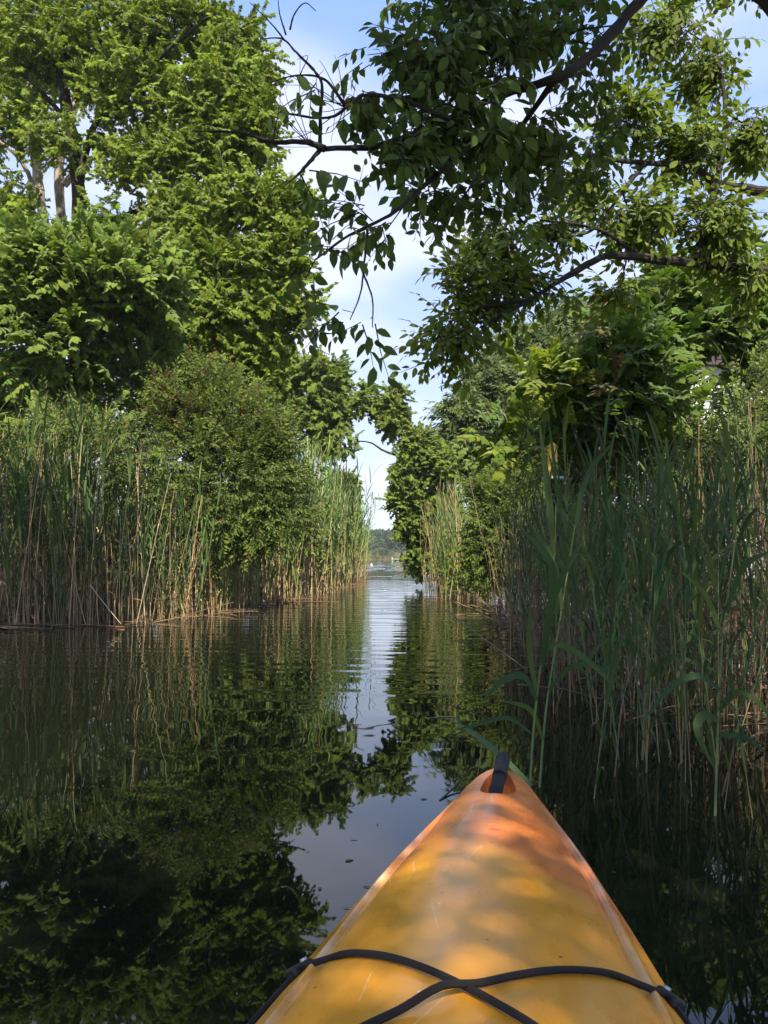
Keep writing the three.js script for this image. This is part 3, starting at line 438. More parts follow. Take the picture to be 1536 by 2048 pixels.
// ------------------------------------------------------------------ reeds
reseed(51);
const straw = [C(0.42, 0.31, 0.17), C(0.36, 0.25, 0.13), C(0.48, 0.37, 0.22), C(0.30, 0.19, 0.10)];
const bladeColors = [C(0.060, 0.112, 0.030), C(0.078, 0.13, 0.028), C(0.052, 0.10, 0.036), C(0.105, 0.145, 0.03)];
function blade(L, w, start, bend, segs = 7) { // a reed leaf leaving the stem at the origin towards +x, tip hanging
  const pos = [], idx = []; let x = 0, y = 0, a = start;
  for (let i = 0; i <= segs; i++) { const t = i / segs, h = w * Math.pow(Math.sin(Math.PI * Math.min(1, 0.16 + 0.84 * t)), 0.8) * (t > 0.98 ? 0.02 : 1), f = 0.25 * h; pos.push(x, y + f, -h, x, y, 0, x, y + f, h); x += Math.cos(a) * L / segs; y += Math.sin(a) * L / segs; a -= bend / segs * (0.4 + 1.2 * t); if (i) { const k = 3 * (i - 1); idx.push(k, k + 1, k + 3, k + 1, k + 4, k + 3, k + 1, k + 2, k + 4, k + 2, k + 5, k + 4); } }
  return mesh(pos, idx);
}
const BLADES = [[0.42, 0.013, 1.15, 1.3], [0.5, 0.015, 1.0, 1.7], [0.46, 0.014, 1.25, 0.7], [0.38, 0.012, 0.9, 1.9], [0.55, 0.014, 1.3, 0.35], [0.34, 0.013, 1.1, 2.3]].map((a) => blade(...a));
function stemPath(h, lean) { return Array.from({ length: 7 }, (_, i) => { const t = i / 6; return V(lean * t * t * h, t * h - 0.25 * (1 - t), 0.03 * Math.sin(t * 4) * lean * 5); }); }
// one reed, 2.4 m tall: a stem and its leaves, alternately left and right
function reedPlan(lean, first, count, h = 2.4) {
  const path = stemPath(h, lean), at = (t) => { const k = t * 6, i = Math.min(5, Math.floor(k)); return path[i].clone().lerp(path[i + 1], k - i); }, leaves = [], az0 = rr(0, 6.28);
  for (let i = 0; i < count; i++) { const t = lerp(first, 0.985, Math.pow(i / (count - 1), 0.85)), top = i >= count - 2, g = top ? pick([2, 4]) : Math.floor(rnd() * 6), az = az0 + (i % 2) * Math.PI + rr(-0.6, 0.6); leaves.push([new THREE.Matrix4().makeRotationY(az).setPosition(at(t)).scale(V(1, 1, 1).multiplyScalar((0.75 + 0.4 * Math.sin(Math.PI * clamp(t * 0.9))) * rr(0.85, 1.15))), g]); }
  return { stem: tube(path, (t) => lerp(0.0062, 0.0022, t), 5, false), leaves };
}
const stemColor = (x, y) => { const t = sstep(0.2, 1.5, y); return C(lerp(0.24, 0.11, t), lerp(0.19, 0.16, t), lerp(0.09, 0.05, t)); };
const PLANS = Array.from({ length: 6 }, (_, i) => reedPlan(rr(-0.09, 0.09), [0.25, 0.3, 0.18, 0.4, 0.25, 0.1][i], [13, 11, 14, 10, 12, 16][i]));
PLANS.forEach((p) => { paint(p.stem, stemColor); });
const merged = PLANS.map((p) => mergeGeometries([p.stem, ...p.leaves.map(([m, g]) => paint(BLADES[g].clone().applyMatrix4(m), pick(bladeColors)))]));
function plume(c = 34) { const gs = []; for (let i = 0; i < c; i++) { const t = i / c, b = blade(rr(0.1, 0.2) * (1 - 0.5 * t), 0.004, 1.2, 2.0 + rnd(), 3); gs.push(paint(b.applyMatrix4(new THREE.Matrix4().makeRotationY(rr(-1.3, 1.3)).setPosition(0, 0.22 * t, 0)), pick([C(0.24, 0.15, 0.09), C(0.30, 0.2, 0.12), C(0.18, 0.11, 0.07)]))); } return mergeGeometries(gs); }
const DEAD = Array.from({ length: 5 }, (_, i) => {
  const h = [2.2, 1.6, 2.5, 1.1, 2.0][i], path = stemPath(h, rr(-0.12, 0.12)), gs = [paint(tube(path, (t) => lerp(0.0065, 0.003, t), 5), pick(straw))];
  for (let k = 0; k < 3; k++) { const q = path[2 + k]; gs.push(paint(blade(rr(0.15, 0.3), 0.008, rr(0, 1), 2.5, 4).applyMatrix4(new THREE.Matrix4().makeRotationY(rr(0, 6.28)).setPosition(q)), pick(straw))); }
  return mergeGeometries(gs);
});
const PLUMED = [0, 1].map(() => { const path = stemPath(2.3, rr(-0.1, -0.2)); return mergeGeometries([paint(tube(path, (t) => lerp(0.006, 0.002, t), 4, false), pick(straw)), plume().applyMatrix4(new THREE.Matrix4().makeTranslation(path[6].x, path[6].y - 0.12, path[6].z))]); });
const greenProto = PLANS.map((p) => p);
function reedThing(k, label, group) { // stem and every leaf a part
  const o = new THREE.Group(), p = greenProto[k];
  const s = shade(new THREE.Mesh(p.stem, M.straw)); s.name = 'stem'; o.add(s);
  for (const [m, g] of p.leaves) { const l = shade(new THREE.Mesh(leafVariant(BLADES[g], bladeColors[(g + k) % 4]), M.blade)); l.name = 'leaf'; m.decompose(l.position, l.quaternion, l.scale); o.add(l); }
  return tag(o, label, 'reed', group);
}
const place = (x, d, s, turn, tx = 0, tz = 0, y = null) => new THREE.Matrix4().compose(V(x, y ?? Math.max(-0.05, groundHeight(x, d)), -d), new THREE.Quaternion().setFromEuler(new THREE.Euler(tx, turn, tz, 'ZXY')), V(s, s, s));
// a stand of reeds between a front line and a depth behind it; the nearest become single things, the others one mass
function stand({ name, d0, d1, side, edge, depth, n, dead, hmin, hmax, label, deadLabel, group, deadGroup, single, singleDead, plumes = 0, ahead = 0.5, tint = 1, deadTint = 1, deadTall = 1, height = () => 1, skip = () => false }) {
  const all = [];
  for (let i = 0; i < n + dead; i++) { let d, t, x, g = 0; do { d = lerp(d0, d1, rnd()); t = Math.pow(rnd(), 1.5); x = edge(d) + side * (t * depth(d) - ahead * rnd() * rnd()); } while (skip(x, d) && g++ < 50); all.push({ x, d, dead: i >= n, s: rr(hmin, hmax) * height(x, d) / 2.4 * (i >= n ? deadTall : 1), turn: rr(0, 6.28), tx: rr(-0.1, 0.1) * (rnd() < 0.2 ? 3 : 1), tz: rr(-0.1, 0.1) * (rnd() < 0.2 ? 3 : 1), near: Math.hypot(x, d) * (inFrame(V(x, 1.0, -d)) ? 1 : 3) }); }
  all.sort((a, b) => a.near - b.near);
  const root = new THREE.Group(); if (label[0]) { root.name = numbered(name); scene.add(root); tag(root, label[0], 'reed bed', null, 'stuff'); }
  const bins = [...merged, ...DEAD, ...PLUMED].map(() => [[], []]); let a = 0, b = 0;
  for (const r of all) {
    const m = place(r.x, r.d, r.s, r.turn, r.tx, r.tz);
    if (!r.dead && a < single) { a++; const k = Math.floor(rnd() * 6), key = group + k; (protos[key] ??= reedThing(k, label[1], group)); const o = protos[key].clone(); o.name = numbered('reed'); m.decompose(o.position, o.quaternion, o.scale); scene.add(o); continue; }
    if (r.dead && b < singleDead) { b++; const o = shade(new THREE.Mesh(DEAD[Math.floor(rnd() * 5)], deadTint < 1 ? M.strawShaded : M.straw)); o.name = numbered('dry_reed'); m.decompose(o.position, o.quaternion, o.scale); scene.add(tag(o, deadLabel, 'dry reed', deadGroup)); continue; }
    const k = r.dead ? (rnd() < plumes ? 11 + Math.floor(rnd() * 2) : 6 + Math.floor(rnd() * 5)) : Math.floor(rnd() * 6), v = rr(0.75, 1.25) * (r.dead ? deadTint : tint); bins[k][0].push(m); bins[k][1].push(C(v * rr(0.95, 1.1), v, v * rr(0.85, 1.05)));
  }
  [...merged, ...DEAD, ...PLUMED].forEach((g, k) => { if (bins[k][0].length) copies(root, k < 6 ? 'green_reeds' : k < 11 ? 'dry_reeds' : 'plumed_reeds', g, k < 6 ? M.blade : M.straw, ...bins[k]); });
}
const protos = {};
const rightReeds = table([[2, 3.4], [3, 2.7], [4, 2.15], [5, 1.65], [6.5, 1.3], [8, 1.38], [11, 1.7], [14.5, 2.0]]), topRight = table([[2.4, 0.95], [3.5, 1.08], [5, 1.28], [7, 1.38], [10, 1.45], [13.5, 1.6]]);
stand({ name: 'reed_bed', d0: 3.9, d1: 13.5, side: 1, edge: rightReeds, depth: (d) => 2.0 + d * 0.2, n: 330, dead: 1300, deadTint: 0.5, tint: 0.85, deadTall: 1.05, hmin: 0.8, hmax: 1.15, single: 190, singleDead: 190, label: ['dark green reed bed filling the right bank beside the kayak', 'green reed stalk in the shaded reed bed right of the kayak'], deadLabel: 'dry tan reed stalk in the shaded reed bed right of the kayak', group: 'green reeds on the right bank', deadGroup: 'dry reeds on the right bank', ahead: 0.35, height: (x, d) => topRight(d) * lerp(1, 1.32, sstep(0.7, 2.2, x - rightReeds(d))) * (rnd() < 0.04 ? 1.3 : 1) });  // deadTint paints the shade on this bed into its dry stalks
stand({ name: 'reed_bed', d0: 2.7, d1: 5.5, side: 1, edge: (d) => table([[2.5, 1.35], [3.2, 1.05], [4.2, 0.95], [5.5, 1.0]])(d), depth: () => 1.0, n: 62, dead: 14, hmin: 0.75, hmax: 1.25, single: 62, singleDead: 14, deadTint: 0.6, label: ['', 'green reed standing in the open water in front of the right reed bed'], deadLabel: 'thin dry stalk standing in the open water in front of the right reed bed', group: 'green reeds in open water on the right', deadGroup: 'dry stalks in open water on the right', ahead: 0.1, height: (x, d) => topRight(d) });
stand({ name: 'reed_bed', d0: 10.4, d1: 13.2, side: -1, edge: leftEdge, depth: () => 3.0, n: 360, dead: 460, hmin: 1.3, hmax: 2.9, single: 110, singleDead: 120, label: ['tall reed bed with tan stalks at the near left bank', 'green reed stalk in the near reed bed on the left bank'], deadLabel: 'dry tan reed stalk in the near reed bed on the left bank', group: 'green reeds on the near left bank', deadGroup: 'dry reeds on the near left bank', ahead: 0.3, deadTint: 1.25, height: (x, d) => (x > -3.4 ? 0.74 : 0.94) });
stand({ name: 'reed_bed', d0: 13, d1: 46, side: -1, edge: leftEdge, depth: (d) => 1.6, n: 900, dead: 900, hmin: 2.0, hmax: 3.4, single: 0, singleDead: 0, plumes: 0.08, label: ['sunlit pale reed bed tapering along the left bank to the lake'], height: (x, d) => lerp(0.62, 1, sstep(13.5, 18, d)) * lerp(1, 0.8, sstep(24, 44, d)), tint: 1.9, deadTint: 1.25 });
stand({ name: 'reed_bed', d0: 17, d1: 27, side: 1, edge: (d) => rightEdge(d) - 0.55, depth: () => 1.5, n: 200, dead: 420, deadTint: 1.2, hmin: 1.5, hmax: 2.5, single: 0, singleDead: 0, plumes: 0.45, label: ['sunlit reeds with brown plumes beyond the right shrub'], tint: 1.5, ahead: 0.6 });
// reeds that stand apart
function lone(k, px, py, d, s, turn, tz, label, tx = 0) { const o = reedThing(k, label), p = P(px, py, d); o.name = numbered('reed'); place(p.x, d, s, turn, tx, tz, -0.1).decompose(o.position, o.quaternion, o.scale); scene.add(o); return o; }
function ribbon(pts, w, n = 16) { // a broad blade along a line, folded along its middle
  const c = spline(pts, n), pos = [], idx = [];
  c.forEach((p, i) => { const t = i / n, tan = c[Math.min(n, i + 1)].clone().sub(c[Math.max(0, i - 1)]).normalize(), side = tan.clone().cross(V(0.25, 0.35, 1)).normalize(), nor = side.clone().cross(tan), h = w * Math.pow(Math.sin(Math.PI * Math.min(0.995, 0.14 + 0.86 * t)), 0.7) * (t === 1 ? 0.05 : 1); const a = p.clone().addScaledVector(side, -h).addScaledVector(nor, 0.25 * h), b = p.clone().addScaledVector(side, h).addScaledVector(nor, 0.25 * h); pos.push(...a.toArray(), ...p.toArray(), ...b.toArray()); if (i) { const k = 3 * (i - 1); idx.push(k, k + 1, k + 3, k + 1, k + 4, k + 3, k + 1, k + 2, k + 4, k + 2, k + 5, k + 4); } });
  return mesh(pos, idx);
}
function broadReed(label, stem, leaves, r = 0.0048) {
  const o = thing('reed', stem[0].clone().setY(0), label, 'reed');
  part(o, 'stem', paint(tube(spline(stem, 18), (t) => lerp(r, r * 0.45, t), 7), C(0.12, 0.16, 0.05)), M.straw);
  leaves.forEach(([w, ...pts], i) => part(o, 'leaf', paint(ribbon(pts, w * 0.8), bladeColors[i % 4].clone().multiplyScalar(0.85)), M.blade));
}
broadReed('broad leaved green reed rising from the water just right of the bow', [P(1058, 1600, 3.0), P(1068, 1450, 3.05), P(1085, 1300, 3.1), P(1108, 1120, 3.15), P(1112, 1010, 3.15)], [
  [0.020, P(1080, 1345, 3.1), P(1098, 1230, 3.02), P(1106, 1145, 2.98), P(1078, 1092, 2.92), P(1036, 1055, 2.88)], [0.016, P(1088, 1300, 3.1), P(1120, 1290, 3.02), P(1170, 1318, 2.95), P(1228, 1372, 2.9)],
  [0.015, P(1074, 1400, 3.06), P(1045, 1352, 3.0), P(1005, 1362, 2.95), P(962, 1405, 2.9)], [0.014, P(1072, 1385, 3.06), P(1058, 1290, 3.06), P(1062, 1200, 3.04)], [0.015, P(1095, 1230, 3.12), P(1130, 1140, 3.1), P(1172, 1075, 3.1)],
  [0.017, P(1108, 1110, 3.15), P(1095, 980, 3.12), P(1078, 840, 3.1)], [0.009, P(1066, 1470, 3.05), P(1015, 1436, 2.98), P(950, 1450, 2.95), P(905, 1462, 2.9)]]);
broadReed('second stem close behind the broad leaved reed at the bow', [P(1078, 1590, 3.25), P(1092, 1420, 3.3), P(1120, 1240, 3.35), P(1150, 1050, 3.4)], [[0.013, P(1098, 1380, 3.3), P(1150, 1330, 3.28), P(1215, 1345, 3.22), P(1262, 1410, 3.2)], [0.014, P(1125, 1220, 3.35), P(1105, 1120, 3.3), P(1055, 1040, 3.3)], [0.013, P(1150, 1060, 3.4), P(1175, 950, 3.4), P(1230, 880, 3.4)], [0.012, P(1086, 1480, 3.28), P(1060, 1420, 3.25), P(1000, 1400, 3.2)]]);
broadReed('green reed with blades hanging to the water near the right edge', [P(1430, 1640, 2.9), P(1436, 1450, 2.95), P(1445, 1280, 3.0), P(1475, 1050, 3.1)], [
  [0.020, P(1436, 1440, 2.95), P(1405, 1432, 2.9), P(1392, 1455, 2.86), P(1430, 1542, 2.84)], [0.013, P(1438, 1420, 2.95), P(1480, 1385, 2.9), P(1530, 1420, 2.85), P(1570, 1490, 2.8)], [0.014, P(1440, 1380, 2.96), P(1395, 1352, 2.9), P(1345, 1372, 2.85), P(1288, 1440, 2.8)],
  [0.013, P(1446, 1280, 3.0), P(1410, 1190, 3.0), P(1360, 1140, 3.0)], [0.014, P(1452, 1220, 3.02), P(1490, 1130, 3.0), P(1545, 1100, 2.95)], [0.013, P(1470, 1080, 3.1), P(1460, 960, 3.1), P(1425, 880, 3.1)], [0.012, P(1437, 1470, 2.95), P(1490, 1475, 2.9), P(1536, 1510, 2.86)]]);
broadReed('pale green reed standing halfway between the bow reed and the right edge', [P(1285, 1520, 3.6), P(1290, 1380, 3.6), P(1300, 1230, 3.65), P(1310, 1080, 3.7)], [[0.013, P(1290, 1370, 3.6), P(1340, 1315, 3.55), P(1400, 1330, 3.5), P(1450, 1350, 3.5)], [0.012, P(1292, 1340, 3.6), P(1265, 1290, 3.58), P(1215, 1280, 3.55), P(1170, 1330, 3.5)], [0.013, P(1300, 1220, 3.65), P(1330, 1120, 3.65), P(1385, 1060, 3.6)], [0.012, P(1306, 1130, 3.68), P(1280, 1030, 3.68), P(1235, 980, 3.7)]]);
lone(4, 1180, 1560, 3.1, 0.36, 0.9, -0.12, 'short leaning reed in the dark water right of the bow');

// ------------------------------------------------------------------ kayak
{
  const yaw = -0.165, tip = P(1001, 1524, 2.1);
  const half = table([[0, 0.0], [0.004, 0.016], [0.012, 0.027], [0.03, 0.041], [0.06, 0.058], [0.15, 0.092], [0.3, 0.134], [0.45, 0.171], [0.64, 0.211], [0.85, 0.248], [1.05, 0.279], [1.3, 0.309], [1.6, 0.334], [2.0, 0.345], [2.4, 0.33], [2.7, 0.27], [2.95, 0.16], [3.07, 0.06], [3.1, 0]]);
  const halfS = (s) => { let a = 0; for (let k = -2; k <= 2; k++) a += half(Math.max(0, s + k * Math.min(0.05, s * 0.2))); return a / 5; };
  const gun = table([[0, 0.346], [0.06, 0.334], [0.15, 0.316], [0.4, 0.288], [1, 0.262], [2, 0.25], [2.8, 0.28], [3.1, 0.32]]), crown = table([[0, 0.352], [0.06, 0.350], [0.15, 0.348], [0.5, 0.352], [1.0, 0.366], [1.45, 0.382], [2.2, 0.37], [3.1, 0.325]]);
  const root = thing('kayak', V(tip.x, 0, tip.z), 'yellow and orange plastic kayak pointing up the channel', 'kayak'); root.rotation.y = yaw;
  function deckY(s, t) {
    const a = Math.abs(t), p = lerp(1.35, 2.3, sstep(0.1, 0.75, s)), g = gun(s), c = crown(s), w = halfS(s);
    let y = g + (c - g) * (1 - Math.pow(Math.sqrt(a * a + 0.00015), p)) ;
    const gr = lerp(0.93, 0.80, sstep(0.25, 0.9, s)), k = (a - gr) * w; // moulded groove along each side
    y += sstep(0.12, 0.4, s) * (-0.008 * Math.exp(-Math.pow(k / 0.009, 2)) + 0.0065 * Math.exp(-Math.pow((k - 0.014) / 0.008, 2)));
    const ex = t * w, es = s - 0.128, q = Math.sqrt(Math.pow(ex / (0.036 + 0.13 * clamp(es, -0.1, 0.06)), 2) + Math.pow(es / 0.104, 2)); // the cup behind the tip
    y -= 0.03 * (1 - sstep(0.86, 1.0, q)) * (1 - 0.25 * q);
    return y;
  }
  const ss = []; for (let s = 0; s < 0.27; s += 0.0032) ss.push(s); for (let s = 0.27; s < 1.5; s += 0.018) ss.push(s); for (let s = 1.5; s < 3.1; s += 0.04) ss.push(s); ss.push(3.1);
  const NT = 120, pos = [], idx = [], uv = [];
  const inCockpit = (s, x) => Math.pow((s - 2.0) / 0.42, 2) + Math.pow(x / 0.235, 2) < 1;
  ss.forEach((s, j) => { const w = halfS(s); for (let i = 0; i <= NT; i++) { const t = Math.sin((i / NT * 2 - 1) * Math.PI / 2 * 0.999) / Math.sin(Math.PI / 2 * 0.999); pos.push(t * w, deckY(s, t), s); uv.push((t + 1) / 2, s / 3.2); if (i && j && !inCockpit(s, t * w)) { const a = j * (NT + 1) + i, W = NT + 1; idx.push(a - W - 1, a - 1, a, a - W - 1, a, a - W); } } });
  const deckGeo = mesh(pos, idx, uv);
  // lower hull: from the rounded gunwale down to the keel
  const hp = [], hi = [], hu = []; const prof = [[1, 0], [1.012, 0.012], [1.0, 0.03], [0.96, 0.09], [0.88, 0.17], [0.7, 0.27], [0.35, 0.34], [0, 0.36]], ring = [...prof.map(([a, b]) => [-a, b]), ...prof.slice(0, -1).reverse()];
  ss.filter((_, i) => i % 2 === 0 || i === ss.length - 1).forEach((s, j) => { const w = halfS(s), g = gun(s); ring.forEach(([a, b], i) => { const deep = b * lerp(0.8, 1, sstep(0, 0.6, s)), rake = (b / 0.36) * 0.28 * (1 - sstep(0, 0.9, s)), rk2 = -(b / 0.36) * 0.28 * sstep(2.3, 3.1, s); hp.push(a * w, g - deep - 0.001, s + rake + rk2); hu.push((a + 1) / 2, s / 3.2); if (i && j) { const W = ring.length, k = j * W + i; hi.push(k - W - 1, k - 1, k, k - W - 1, k, k - W); } }); });
  const hullGeo = mesh(hp, hi, hu);
  const TW = 768, TH = 2048, d = new Uint8Array(TW * TH * 4), rg = new Uint8Array(TW * TH * 4);
  const dots = []; for (let i = 0; i < 44; i++) dots.push([rr(-0.95, 0.95), rr(0.35, 1.4), rr(0.0008, 0.0028), rnd() < 0.62]);
  const scratches = []; for (let i = 0; i < 16; i++) scratches.push([rr(-0.9, 0.9), rr(0.2, 1.4), rr(-0.7, 0.7), rr(0.01, 0.06)]);
  const lin = (x) => 255 * (x <= 0.0031308 ? 12.92 * x : 1.055 * Math.pow(x, 1 / 2.4) - 0.055);
  for (let j = 0; j < TH; j++) {
    const s = (j + 0.5) / TH * 3.2, w = halfS(s), near = dots.filter((q) => Math.abs(q[1] - s) < 0.004), sc = scratches.filter((q) => Math.abs(q[1] - s) < q[3]);
    for (let i = 0; i < TW; i++) {
      const t = (i + 0.5) / TW * 2 - 1, x = t * w, o = (j * TW + i) * 4;
      const swirl = fbm(x * 5 + 2, s * 3.2, 0.5, 4), fine = fbm(x * 22, s * 9, 3.3, 3), edge = 0.56 + 0.15 * sstep(-0.05, 0.12, x) + 0.16 * swirl, b = sstep(-0.11, 0.10, s - edge);
      const red = (1 - sstep(0.0, 0.055, Math.abs(s - edge + 0.045 + 0.05 * fine))) * sstep(-0.02, 0.08, x);
      let r = lerp(0.68, 0.74, b), g = lerp(0.195, 0.305, b), bl = lerp(0.045, 0.022, b);
      r = lerp(r, 0.72, red * 0.26); g = lerp(g, 0.12, red * 0.26); bl = lerp(bl, 0.02, red * 0.26);
      const m = 1 + 0.16 * swirl + 0.14 * fine; r *= m; g *= m * (1 + 0.12 * fine); bl *= m;
      const milky = clamp(0.10 + 0.28 * fbm(x * 9 - 4, s * 5 + 8, 7, 4)) * 0.4; r = lerp(r, 0.78, milky); g = lerp(g, 0.52, milky); bl = lerp(bl, 0.24, milky);
      const gr = lerp(0.93, 0.80, sstep(0.25, 0.9, s)), k = (Math.abs(t) - gr) * w, worn = Math.exp(-Math.pow((k - 0.010) / 0.0055, 2)) * sstep(0.15, 0.4, s) * clamp(0.42 + 0.9 * noise(s * 13, t > 0 ? 4 : 1, 2) + 0.35 * noise(s * 60, t * 9, 5)) * (t > 0 ? 0.65 : 1.0);
      r = lerp(r, 0.82, worn); g = lerp(g, 0.62, worn); bl = lerp(bl, 0.40, worn);
      for (const q of sc) { const e = Math.abs(x - q[0] * w - (s - q[1]) * q[2]); if (e < 0.0009) { r = lerp(r, 0.85, 0.4); g = lerp(g, 0.62, 0.4); bl = lerp(bl, 0.38, 0.4); } }
      for (const q of near) { const e = Math.hypot(x - q[0] * w, s - q[1]); if (e < q[2]) { if (q[3]) { r *= 0.25; g *= 0.22; bl *= 0.3; } else { r = lerp(r, 0.85, 0.7); g = lerp(g, 0.7, 0.7); bl = lerp(bl, 0.5, 0.7); } } }
      if (Math.hypot((x - 0.006) / 0.012, (s - 0.49) / 0.008) < 1) { r = 0.62; g = 0.10; bl = 0.03; }
      d[o] = lin(clamp(r)); d[o + 1] = lin(clamp(g)); d[o + 2] = lin(clamp(bl)); d[o + 3] = 255;
      const ro = clamp(0.29 + 0.25 * fine + 0.3 * worn + 0.14 * milky, 0.2, 0.9) * 255; rg[o] = rg[o + 1] = rg[o + 2] = ro; rg[o + 3] = 255;
    }
  }
  const map = new THREE.DataTexture(d, TW, TH); map.colorSpace = THREE.SRGBColorSpace; const rmap = new THREE.DataTexture(rg, TW, TH); for (const t of [map, rmap]) { t.magFilter = THREE.LinearFilter; t.needsUpdate = true; }
  const plastic = new THREE.MeshPhysicalMaterial({ map, roughnessMap: rmap, roughness: 1, ior: 1.5, clearcoat: 0.15, clearcoatRoughness: 0.18, side: THREE.DoubleSide });
  const black = new THREE.MeshStandardMaterial({ color: C(0.008, 0.008, 0.008), roughness: 0.65 }), web = new THREE.MeshStandardMaterial({ color: C(0.010, 0.010, 0.011), roughness: 0.9 }), cordM = new THREE.MeshStandardMaterial({ color: C(0.035, 0.026, 0.022), roughness: 0.9, map: noiseTexture(64, (u, v) => { const k = 150 + 100 * Math.sin((u + v) * 6.2832 * 4) * Math.sin((u - v) * 6.2832 * 4); return [k, k, k]; }, [3, 60]) });
  const deck = part(root, 'deck', deckGeo, plastic, true); part(root, 'hull', hullGeo, plastic, true);
  const on = (s, t, lift) => V(t * halfS(s), deckY(s, t) + lift, s);
  // carry handle: webbing strap in the cup, ribbed rubber grip over the tip
  const hd = new THREE.Group(); hd.name = 'carry_handle'; root.add(hd);
  const strapPts = spline([V(-0.004, 0.330, 0.232), V(-0.004, 0.345, 0.215), V(-0.003, 0.349, 0.17), V(0.0, 0.353, 0.12), V(0.002, 0.358, 0.085)], 24);
  { const p = [], ix = [], uvs = []; strapPts.forEach((q, i) => { const t = i / 24, wl = 0.0145 - 0.0045 * Math.exp(-Math.pow((t - 0.52) / 0.14, 2)), wr = 0.0145, h = 0.008; for (const [a, b] of [[-wl, -h], [-wl, h * 0.7], [-wl * 0.6, h], [wr * 0.6, h], [wr, h * 0.7], [wr, -h]]) { p.push(q.x + a, q.y + b, q.z); uvs.push(a, t); } if (i) for (let k = 0; k < 5; k++) { const a = (i - 1) * 6 + k; ix.push(a, a + 6, a + 1, a + 6, a + 7, a + 1); } }); ix.push(0, 1, 2, 0, 2, 3, 0, 3, 4, 0, 4, 5); const g = mesh(p, ix, uvs); const m = shade(new THREE.Mesh(g, web)); m.name = 'strap'; hd.add(m); }
  { const c = [V(0.001, 0.354, 0.115), V(0.003, 0.360, 0.07), V(0.005, 0.364, 0.02), V(0.007, 0.365, -0.04)], pts = spline(c, 72), m = shade(new THREE.Mesh(tube(pts, (t) => (t < 0.2 ? 0.0165 : 0.0150) + (t > 0.36 && t < 0.95 ? 0.0013 * Math.sign(Math.sin((t - 0.36) * 58)) : 0) - 0.014 * Math.pow(sstep(0.88, 1, t), 2), 18), black)); m.name = 'grip'; hd.add(m); }
  // elastic cords crossing on the deck, and the four eyelets they run through
  const cord = (name, pts, n = 60) => { const raw = spline(pts, n); return part(root, name, tube(raw, () => 0.0045, 8), cordM, true); };
  const line = (s0, t0, s1, t1, n, lift = 0.006, over = 0) => Array.from({ length: n + 1 }, (_, i) => { const k = i / n, s = lerp(s0, s1, k), x = lerp(t0 * halfS(s0), t1 * halfS(s1), k), p = on(s, clamp(x / halfS(s), -1, 1), lift); p.y += over * Math.exp(-Math.pow((k - 0.5) / 0.05, 2)); return p; });
  cord('bungee_cord', line(0.925, -0.93, 1.39, 0.93, 14)); cord('bungee_cord', line(0.925, 0.93, 1.39, -0.93, 14, 0.006, 0.010));
  for (const sd of [-1, 1]) cord('deck_line', [on(0.925, sd * 0.94, 0.005), on(0.96, sd * 0.985, 0.003), V(sd * (halfS(1.1) + 0.003), gun(1.1) + 0.002, 1.1), on(1.37, sd * 0.985, 0.003), on(1.39, sd * 0.94, 0.005)], 30);
  for (const sd of [-1, 1]) for (const s of [0.92, 1.39]) {
    const e = new THREE.Group(); e.name = 'eyelet'; const p = on(s, sd * 0.95, 0.003); e.position.copy(p); e.rotation.set(0, sd * 0.5, -sd * 0.55); root.add(e);
    const b = shade(new THREE.Mesh(new RoundedBoxGeometry(0.024, 0.016, 0.042, 3, 0.006), black)); b.name = 'eyelet_body'; e.add(b);
    const sc = shade(new THREE.Mesh(new THREE.CylinderGeometry(0.0055, 0.006, 0.004, 12), new THREE.MeshStandardMaterial({ color: C(0.4, 0.4, 0.4), metalness: 1, roughness: 0.35 }))); sc.name = 'rivet'; sc.position.set(0, 0.0095, -0.011); e.add(sc);
  }
  const rim = Array.from({ length: 49 }, (_, i) => { const a = i / 48 * Math.PI * 2, s = 2.0 + 0.43 * Math.cos(a), x = 0.245 * Math.sin(a); return V(x, deckY(s, x / halfS(s)) + 0.012, s); });
  part(root, 'cockpit_rim', tube(rim, () => 0.016, 8, false), black, true);
  part(root, 'seat', new RoundedBoxGeometry(0.36, 0.05, 0.36, 4, 0.02).translate(0, 0.07, 2.15), black, true);
}

